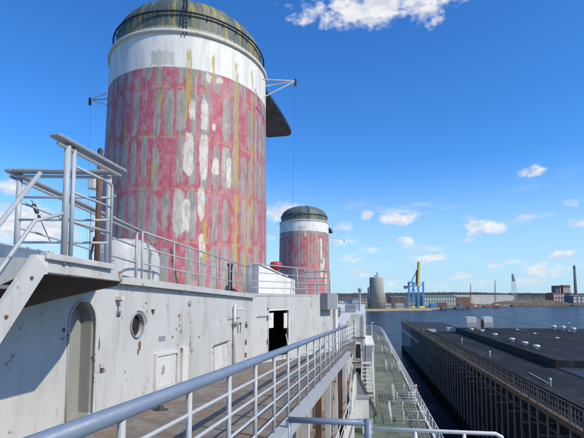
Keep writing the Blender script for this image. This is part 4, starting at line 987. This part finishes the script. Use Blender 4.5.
# ------------------------------------------------------------------ far shore
def far():  # far paints are desaturated, a touch of haze put into the colours
    M['concrete'] = paint('silo_concrete', (.40, .37, .32), .25, .85, scale=.05, rustcol=(.25, .21, .17))
    M['cblue'] = paint('crane_blue', (.09, .33, .66), .1, .5, scale=.1)
    M['cyellow'] = paint('crane_yellow', (.62, .45, .06), .1, .5, scale=.1)
    M['fwhite'] = paint('far_white', (.56, .54, .48), .1, .7, scale=.05)
    M['fgreen'] = paint('far_green', (.17, .27, .20), .1, .7, scale=.05)
    M['fbrick'] = paint('far_red_brick', (.27, .12, .095), .1, .85, scale=.05, dirt=(.2, .1, .08))
    M['fbrown'] = paint('far_brown', (.20, .13, .09), .1, .85, scale=.05)
    M['fblue'] = paint('far_dark_blue', (.10, .11, .14), .1, .7, scale=.05)
    M['fred'] = paint('far_red_steel', (.42, .09, .05), .1, .7, scale=.1)
    M['froof'] = paint('far_grey_roof', (.20, .21, .22), .1, .8, scale=.05)
    G = 2.2
    def base(px, dpt):                                    # ground point at a depth
        p = pt(px, 300, dpt); return Vector((p.x, p.y, G))
    def wid(px0, px1, dpt): return (px1-px0)/FPX*dpt
    def zat(py, px, dpt): return pt(px, py, dpt).z
    # silos
    def silo(px0, px1, ytop, dpt, lab, head):
        c = base((px0+px1)/2, dpt); r = wid(px0, px1, dpt)/2; h = zat(ytop, px0, dpt) - G
        t = thing('grain_silo', c, lab, 'silo')
        MB().lathe(c, [(r, 0), (r, h), (r*.97, h+.8), (r*.3, h+2.2)], 28).build('drum', 'concrete', t, True)
        for z in (h*.25, h*.5, h*.75): MB().lathe(c, [(r*1.004, z), (r*1.012, z+.3), (r*1.004, z+.6)], 28).build('hoop', 'concrete', t, True)
        if head:
            MB().box(c.x-3.5, c.x+1.5, c.y-2, c.y+2, G+h+.8, G+h+4.5).build('head_house', 'concrete', t); MB().box(c.x+.2, c.x+2.4, c.y-1, c.y+1, G+h+2, G+h+9).build('elevator_head', 'concrete', t)
            MB().beam((c.x-r*.9, c.y-r*.6, G), (c.x-r*.9, c.y-r*.6, G+h+1), 1.2, 1.2).build('stair_tower', 'froof', t)
    silo(369.8, 383.6, 278, 720, 'tall grey concrete grain silo with a small head house on the far quay', True)
    silo(381.8, 385.4, 294, 735, 'low grey silo tucked against the tall grain silo', False)
    silo(367.6, 371, 288, 742, 'slim grey silo half hidden behind the tall grain silo', False)
    # container crane
    dpt = 742; c = base(415, dpt)
    t = thing('harbour_crane', c, 'blue portal harbour crane with a raised yellow boom on the far quay', 'crane')
    def P(px, py, dy=0.0): q = pt(px, py, dpt + dy); return q
    for px in (409.0, 413.5, 418.5, 423.5):
        dy = 0 if px in (409.0, 418.5) else 18
        b = P(px, 300, dy); b.z = G; MB().beam(b, Vector((b.x, b.y, P(px, 281.5, dy).z)), 2.7, 2.7, Vector((0, 1, 0))).build('leg', 'cblue', t)
    for a, b in ((408.6, 419), (413, 424)):
        dy = 0 if a == 408.6 else 18
        for yy in (283, 292.5): MB().beam(P(a, yy, dy), P(b, yy, dy), 1.3, 1.6).build('portal_beam', 'cblue', t)
        MB().beam(P(a, 292, dy), P(b, 283, dy), .9, .9).build('brace', 'cblue', t)
    for px in (409, 418.5): MB().beam(P(px, 283, 0), P(px+4.7, 283, 18), 1.2, 1.4).build('portal_beam', 'cblue', t)
    MB().beam(P(417.8, 286.5), P(418.8, 262), 3.6, 3.0).build('boom', 'cyellow', t)
    MB().beam(P(404.5, 288.5), P(418, 283.5), 2.2, 2.2).build('girder', 'cblue', t)
    MB().beam(P(410, 284), P(416.8, 271), 1.6, 1.6).build('apex_strut', 'cblue', t); MB().beam(P(416.5, 270), P(416.3, 283), 1.6, 1.6).build('apex_mast', 'fblue', t)
    MB().beam(P(404, 287), P(409, 287), 4.5, 4).build('machinery_house', 'fblue', t)
    for a in (407.5, 417.5): MB().beam(Vector((P(a, 300).x, P(a, 300).y, G+1.6)), Vector((P(a+6.5, 300, 18).x, P(a+6.5, 300, 18).y, G+1.6)), 3, 3).build('bogie', 'cyellow', t)
    # buildings: px0, px1, ytop, depth, length, wall, roof, bays, name, label
    def shed(px0, px1, ytop, dpt, ln, wm, rm, bays, lab, pitch=1.5, wm2='fblue', name='warehouse', cat='building'):
        a = base(px0, dpt); L = wid(px0, px1, dpt); h = zat(ytop, px0, dpt) - G; ax = Vector((math.cos(YAW), math.sin(YAW), 0)); fw = Vector((-ax.y, ax.x, 0))
        t = thing(name, a + ax*L/2, lab, cat)
        MB().prism([a, a+ax*L, a+ax*L+fw*ln, a+fw*ln], (0, 0, h-pitch)).build('wall', wm, t)
        MB().prism([a-fw*.6+Z*(h-pitch), a+fw*ln*.5+Z*h, a+fw*(ln+.6)+Z*(h-pitch)], ax*L).build('roof', rm, t)
        for k in range(bays):
            x0 = L*(k+.2)/bays; x1 = L*(k+.8)/bays
            for z0, z1 in ((.15, .45), (.58, .85)) if h > 9 else ((.2, .7),):
                q = a - fw*.15
                f = MB().quadbox([q+ax*x0+Z*z0*(h-pitch), q+ax*x1+Z*z0*(h-pitch), q+ax*x1+fw*.3+Z*z0*(h-pitch), q+ax*x0+fw*.3+Z*z0*(h-pitch), q+ax*x0+Z*z1*(h-pitch), q+ax*x1+Z*z1*(h-pitch), q+ax*x1+fw*.3+Z*z1*(h-pitch), q+ax*x0+fw*.3+Z*z1*(h-pitch)]).build('window', wm2, t)
        return t
    shed(391, 407.5, 296.3, 800, 30, 'fbrown', 'froof', 7, 'brown brick quay building between the silo and the blue crane')
    shed(424, 456, 295.3, 860, 60, 'fgreen', 'fgreen', 12, 'long green warehouse with pale bays behind the blue crane', 2, 'fwhite')
    shed(456.5, 470, 296.5, 900, 40, 'fbrick', 'froof', 5, 'red brick warehouse at the end of the green warehouse', 2, 'fbrown')
    shed(456, 514, 294.8, 1120, 60, 'fwhite', 'fwhite', 0, 'very long low white warehouse on the far shore', 2, 'froof')
    shed(339, 354, 301.2, 735, 25, 'fwhite', 'fwhite', 4, 'low white quay shed left of the silos seen past the ship', 2)
    shed(353, 367, 299, 790, 25, 'fbrown', 'froof', 5, 'brown quay building left of the slim silo', 2, 'fwhite')
    shed(385.5, 391, 303, 735, 14, 'fwhite', 'froof', 3, 'small white quay hut at the foot of the silos', 1)
    shed(396, 404, 303.6, 735, 12, 'fwhite', 'fwhite', 3, 'low white hut in front of the brown brick quay building', 1)
    shed(431, 437.5, 303, 755, 14, 'cblue', 'cblue', 3, 'small bright blue hut on the quay right of the crane', 1)
    shed(438, 447, 302.5, 770, 14, 'fbrown', 'fbrown', 3, 'low brown hut on the quay in front of the green warehouse', 1)
    shed(573, 590, 295, 1180, 40, 'fblue', 'froof', 4, 'dark blue building at the foot of the tall chimney', 2, 'fwhite')
    # power plant
    shed(553.5, 573, 292.5, 1250, 40, 'fbrick', 'froof', 7, 'wide red brick power station hall', 1.5, 'fwhite', 'power_station')
    for px0, px1, yt, lab in ((556, 561.5, 285.5, 'first red brick boiler tower on the power station'), (563.5, 571, 285, 'broad red brick boiler tower next to the chimney')):
        shed(px0, px1, yt, 1262, 20, 'fbrick', 'fbrick', 3, lab, .8, 'fwhite', 'boiler_tower')
    c = base(576, 1240); h = zat(265, 576, 1240)-G
    t = thing('power_station_chimney', c, 'tall tapering pale brown chimney beside the red power station', 'chimney')
    MB().lathe(c, [(4.6, 0), (3.0, h*.96), (3.2, h*.97), (3.2, h)], 20).build('shaft', 'concrete', t, True); MB().lathe(c, [(3.22, h*.9), (3.26, h*.905), (3.22, h*.96)], 20).build('band', 'fblue', t, True)
    # water tower
    dpt = 1400; c = base(514.3, dpt); zt = zat(273.5, 514, dpt); zb_ = zat(280.5, 514, dpt); r = wid(512.7, 516, dpt)/2
    t = thing('water_tower', c, 'white water tower on thin legs rising above the brown bank', 'water tower')
    MB().lathe((c.x, c.y, zb_), [(.8, -3), (r*.7, -1.2), (r, 0), (r, zt-zb_-2), (r*.6, zt-zb_-.5), (.2, zt-zb_)], 18).build('tank', 'fwhite', t, True)
    for sx, sy in ((1, 1), (1, -1), (-1, 1), (-1, -1)): MB().beam((c.x+sx*6.5, c.y+sy*6.5, G), (c.x+sx*r*.8, c.y+sy*r*.8, zb_+.5), .8, .8).build('leg', 'fwhite', t)
    MB().beam((c.x, c.y, G), (c.x, c.y, zb_-2), 1.2, 1.2, Vector((0, 1, 0))).build('riser_pipe', 'fwhite', t)
    for k in (.35, .68):
        e = 6.5 + (r*.8-6.5)*k; z = G + (zb_-G)*k
        for p0, p1 in (((-e, -e), (e, -e)), ((e, -e), (e, e)), ((e, e), (-e, e)), ((-e, e), (-e, -e))): MB().beam((c.x+p0[0], c.y+p0[1], z), (c.x+p1[0], c.y+p1[1], z), .4, .4).build('brace', 'fwhite', t)
    # red lattice masts / crawler cranes
    for px, yt, dpt, lab in ((470.3, 283.5, 930, 'thin red lattice crane mast by the red brick warehouse'), (495, 280.3, 1010, 'tall red lattice crane mast on the brown bank')):
        c = base(px, dpt); h = zat(yt, px, dpt)-G; wv = 1.1
        t = thing('lattice_crane', c, lab, 'crane')
        for sx, sy in ((1, 1), (1, -1), (-1, 1), (-1, -1)): MB().beam((c.x+sx*wv, c.y+sy*wv, G+3), (c.x+sx*.3+1.5, c.y+sy*.3, G+h), .4, .4).build('chord', 'fred', t)
        for k in range(12):
            z0 = G+3+(h-3)*k/12; z1 = G+3+(h-3)*(k+1)/12; s = 1 if k % 2 else -1; f = 1-k/14
            MB().beam((c.x-s*wv*f+1.5*k/12, c.y-wv*f, z0), (c.x+s*wv*f+1.5*k/12, c.y-wv*f, z1), .28, .28).build('lacing', 'fred', t)
        MB().box(c.x-4, c.x+5, c.y-3, c.y+3, G+1.2, G+5).build('cab', 'fred', t); MB().box(c.x-5, c.x+5, c.y-3.5, c.y+3.5, G, G+1.5).build('tracks', 'fblue', t)
    # barges and moored craft along the bank
    def craft(px0, px1, y, h, mt, lab, cabin=None, name='barge', cat='barge', lift=0):
        a = onz(px0, y, 0); b = onz(px1, y, 0); L = b-a; n = Vector((-L.y, L.x, 0)).normalized()*9
        t = thing(name, (a+b)/2, lab, cat)
        e = L.normalized()*3
        MB().quadbox([a+e-Z, b-e-Z, b-e+n-Z, a+e+n-Z, a+Z*h, b+Z*h, b+n+Z*h, a+n+Z*h]).build('hull', mt, t)
        MB().prism([a+n*.1+Z*h, b+n*.1+Z*h, b+n*.16+Z*h, a+n*.16+Z*h], (0, 0, .7)).build('coaming', mt, t)
        if cabin:
            q = a+L*cabin[0]+n*.3; f = L.normalized(); MB().prism([q+Z*h, q+f*cabin[1]+Z*h, q+f*cabin[1]+n*.5+Z*h, q+n*.5+Z*h], (0, 0, cabin[2])).build('cabin', cabin[3], t)
    craft(512, 570, 306.6, 3.6, 'fbrown', 'long rusty brown barge moored below the brown bank')
    craft(455, 468, 309.2, 3.0, 'fblue', 'dark work barge moored off the quay end', (.3, 10, 6, 'fblue'))
    craft(468.5, 480, 308.4, 2.2, 'fbrown', 'low brown barge behind the dark work barge', (.55, 6, 3.5, 'fwhite'))
    craft(484, 504, 307.2, 2.6, 'fred', 'red deck barge lying under the tall red crane mast', (.6, 8, 4, 'fwhite'))
    craft(573, 590, 305.9, 2.5, 'fbrown', 'short rusty barge moored beyond the long one')
    # brown bank
    def bank_h(px):
        f = math.sin(math.pi*min(1, max(0, (px-506)/74)))**.5; return (4 + 7.5*f)*(1+.2*mnoise.noise(Vector((px*.25, 0, 0))))
    mb = MB(); n = 46
    for i in range(n+1):
        px = 506 + (580-506)*i/n; f = math.sin(math.pi*min(1, max(0, i/n)))**.5; q = base(px, 1060)
        h = bank_h(px); ax = Vector((-math.sin(YAW), math.cos(YAW), 0))
        mb.v += [q+Vector((0, 0, -.4)), q+ax*40+Z*h*.6, q+ax*80+Z*h, q+ax*170+Z*h*.9]
    for i in range(n):
        for j in range(3): a = i*4+j; mb.f.append((a, a+4, a+5, a+1))
    tag(mb.build('bank_terrain', 'land', None, True), kind='structure')
    # scrub and woods that read as one mass
    def scrub(name, lab, n, place, s0, s1, cols):
        M[name] = mottled(name, cols, .06, .95)
        mb = MB()
        for i in range(n):
            c = place(); s = random.uniform(s0, s1)
            b = len(mb.v)
            for k in range(6):
                v = Vector(((1, 0, 0), (0, 1, 0), (-1, 0, 0), (0, -1, 0), (0, 0, 1.2), (0, 0, -.8))[k])*s*random.uniform(.5, 1.3); mb.v.append(c+v)
            mb.f += [(b, b+1, b+4), (b+1, b+2, b+4), (b+2, b+3, b+4), (b+3, b, b+4), (b+1, b, b+5), (b+2, b+1, b+5), (b+3, b+2, b+5), (b, b+3, b+5)]
        tag(mb.build(name, name), lab, 'trees', None, 'stuff')
    def on_bank():
        px = random.uniform(507, 579); t = random.uniform(2, 140); h = bank_h(px); q = base(px, 1060) + Vector((-math.sin(YAW), math.cos(YAW), 0))*t
        q.z = G - .2 + (h*.6*t/40 if t < 40 else h*(.6+.4*(t-40)/40) if t < 80 else h*(1-.1*(t-80)/90)); return q
    def on_hill():
        y = 1620 + 290*random.random()**.5; x = y*math.tan(random.uniform(-.16, .62)); f = (y-1500)/400
        k = 4.5*f if f < .1 else .45 + .35*(f-.25)/.375 if .25 < f < .625 else .45 if f < .25 else .8 + .2*min(1, (f-.625)/.375)
        return Vector((x, y, hill_h(x)*min(k, 1) + random.uniform(-.5, 2)))
    def on_quay():
        q = base(random.uniform(384, 500), random.uniform(800, 1050)); q.z = G + .4; return q
    scrub('bank_scrub', 'leafless brown scrub covering the bank below the water tower', 3800, on_bank, .5, 1.3, [(.20, .15, .095), (.17, .135, .085), (.22, .165, .105)])
    scrub('shore_trees', 'dark line of distant trees behind the shore buildings', 9000, on_hill, 1.2, 3.0, [(.11, .105, .085), (.14, .12, .09), (.09, .095, .08)])
    scrub('quay_scrub', 'low brown bushes along the far quay', 350, on_quay, .8, 2.0, [(.16, .125, .08), (.12, .115, .07), (.2, .15, .10)])
far()
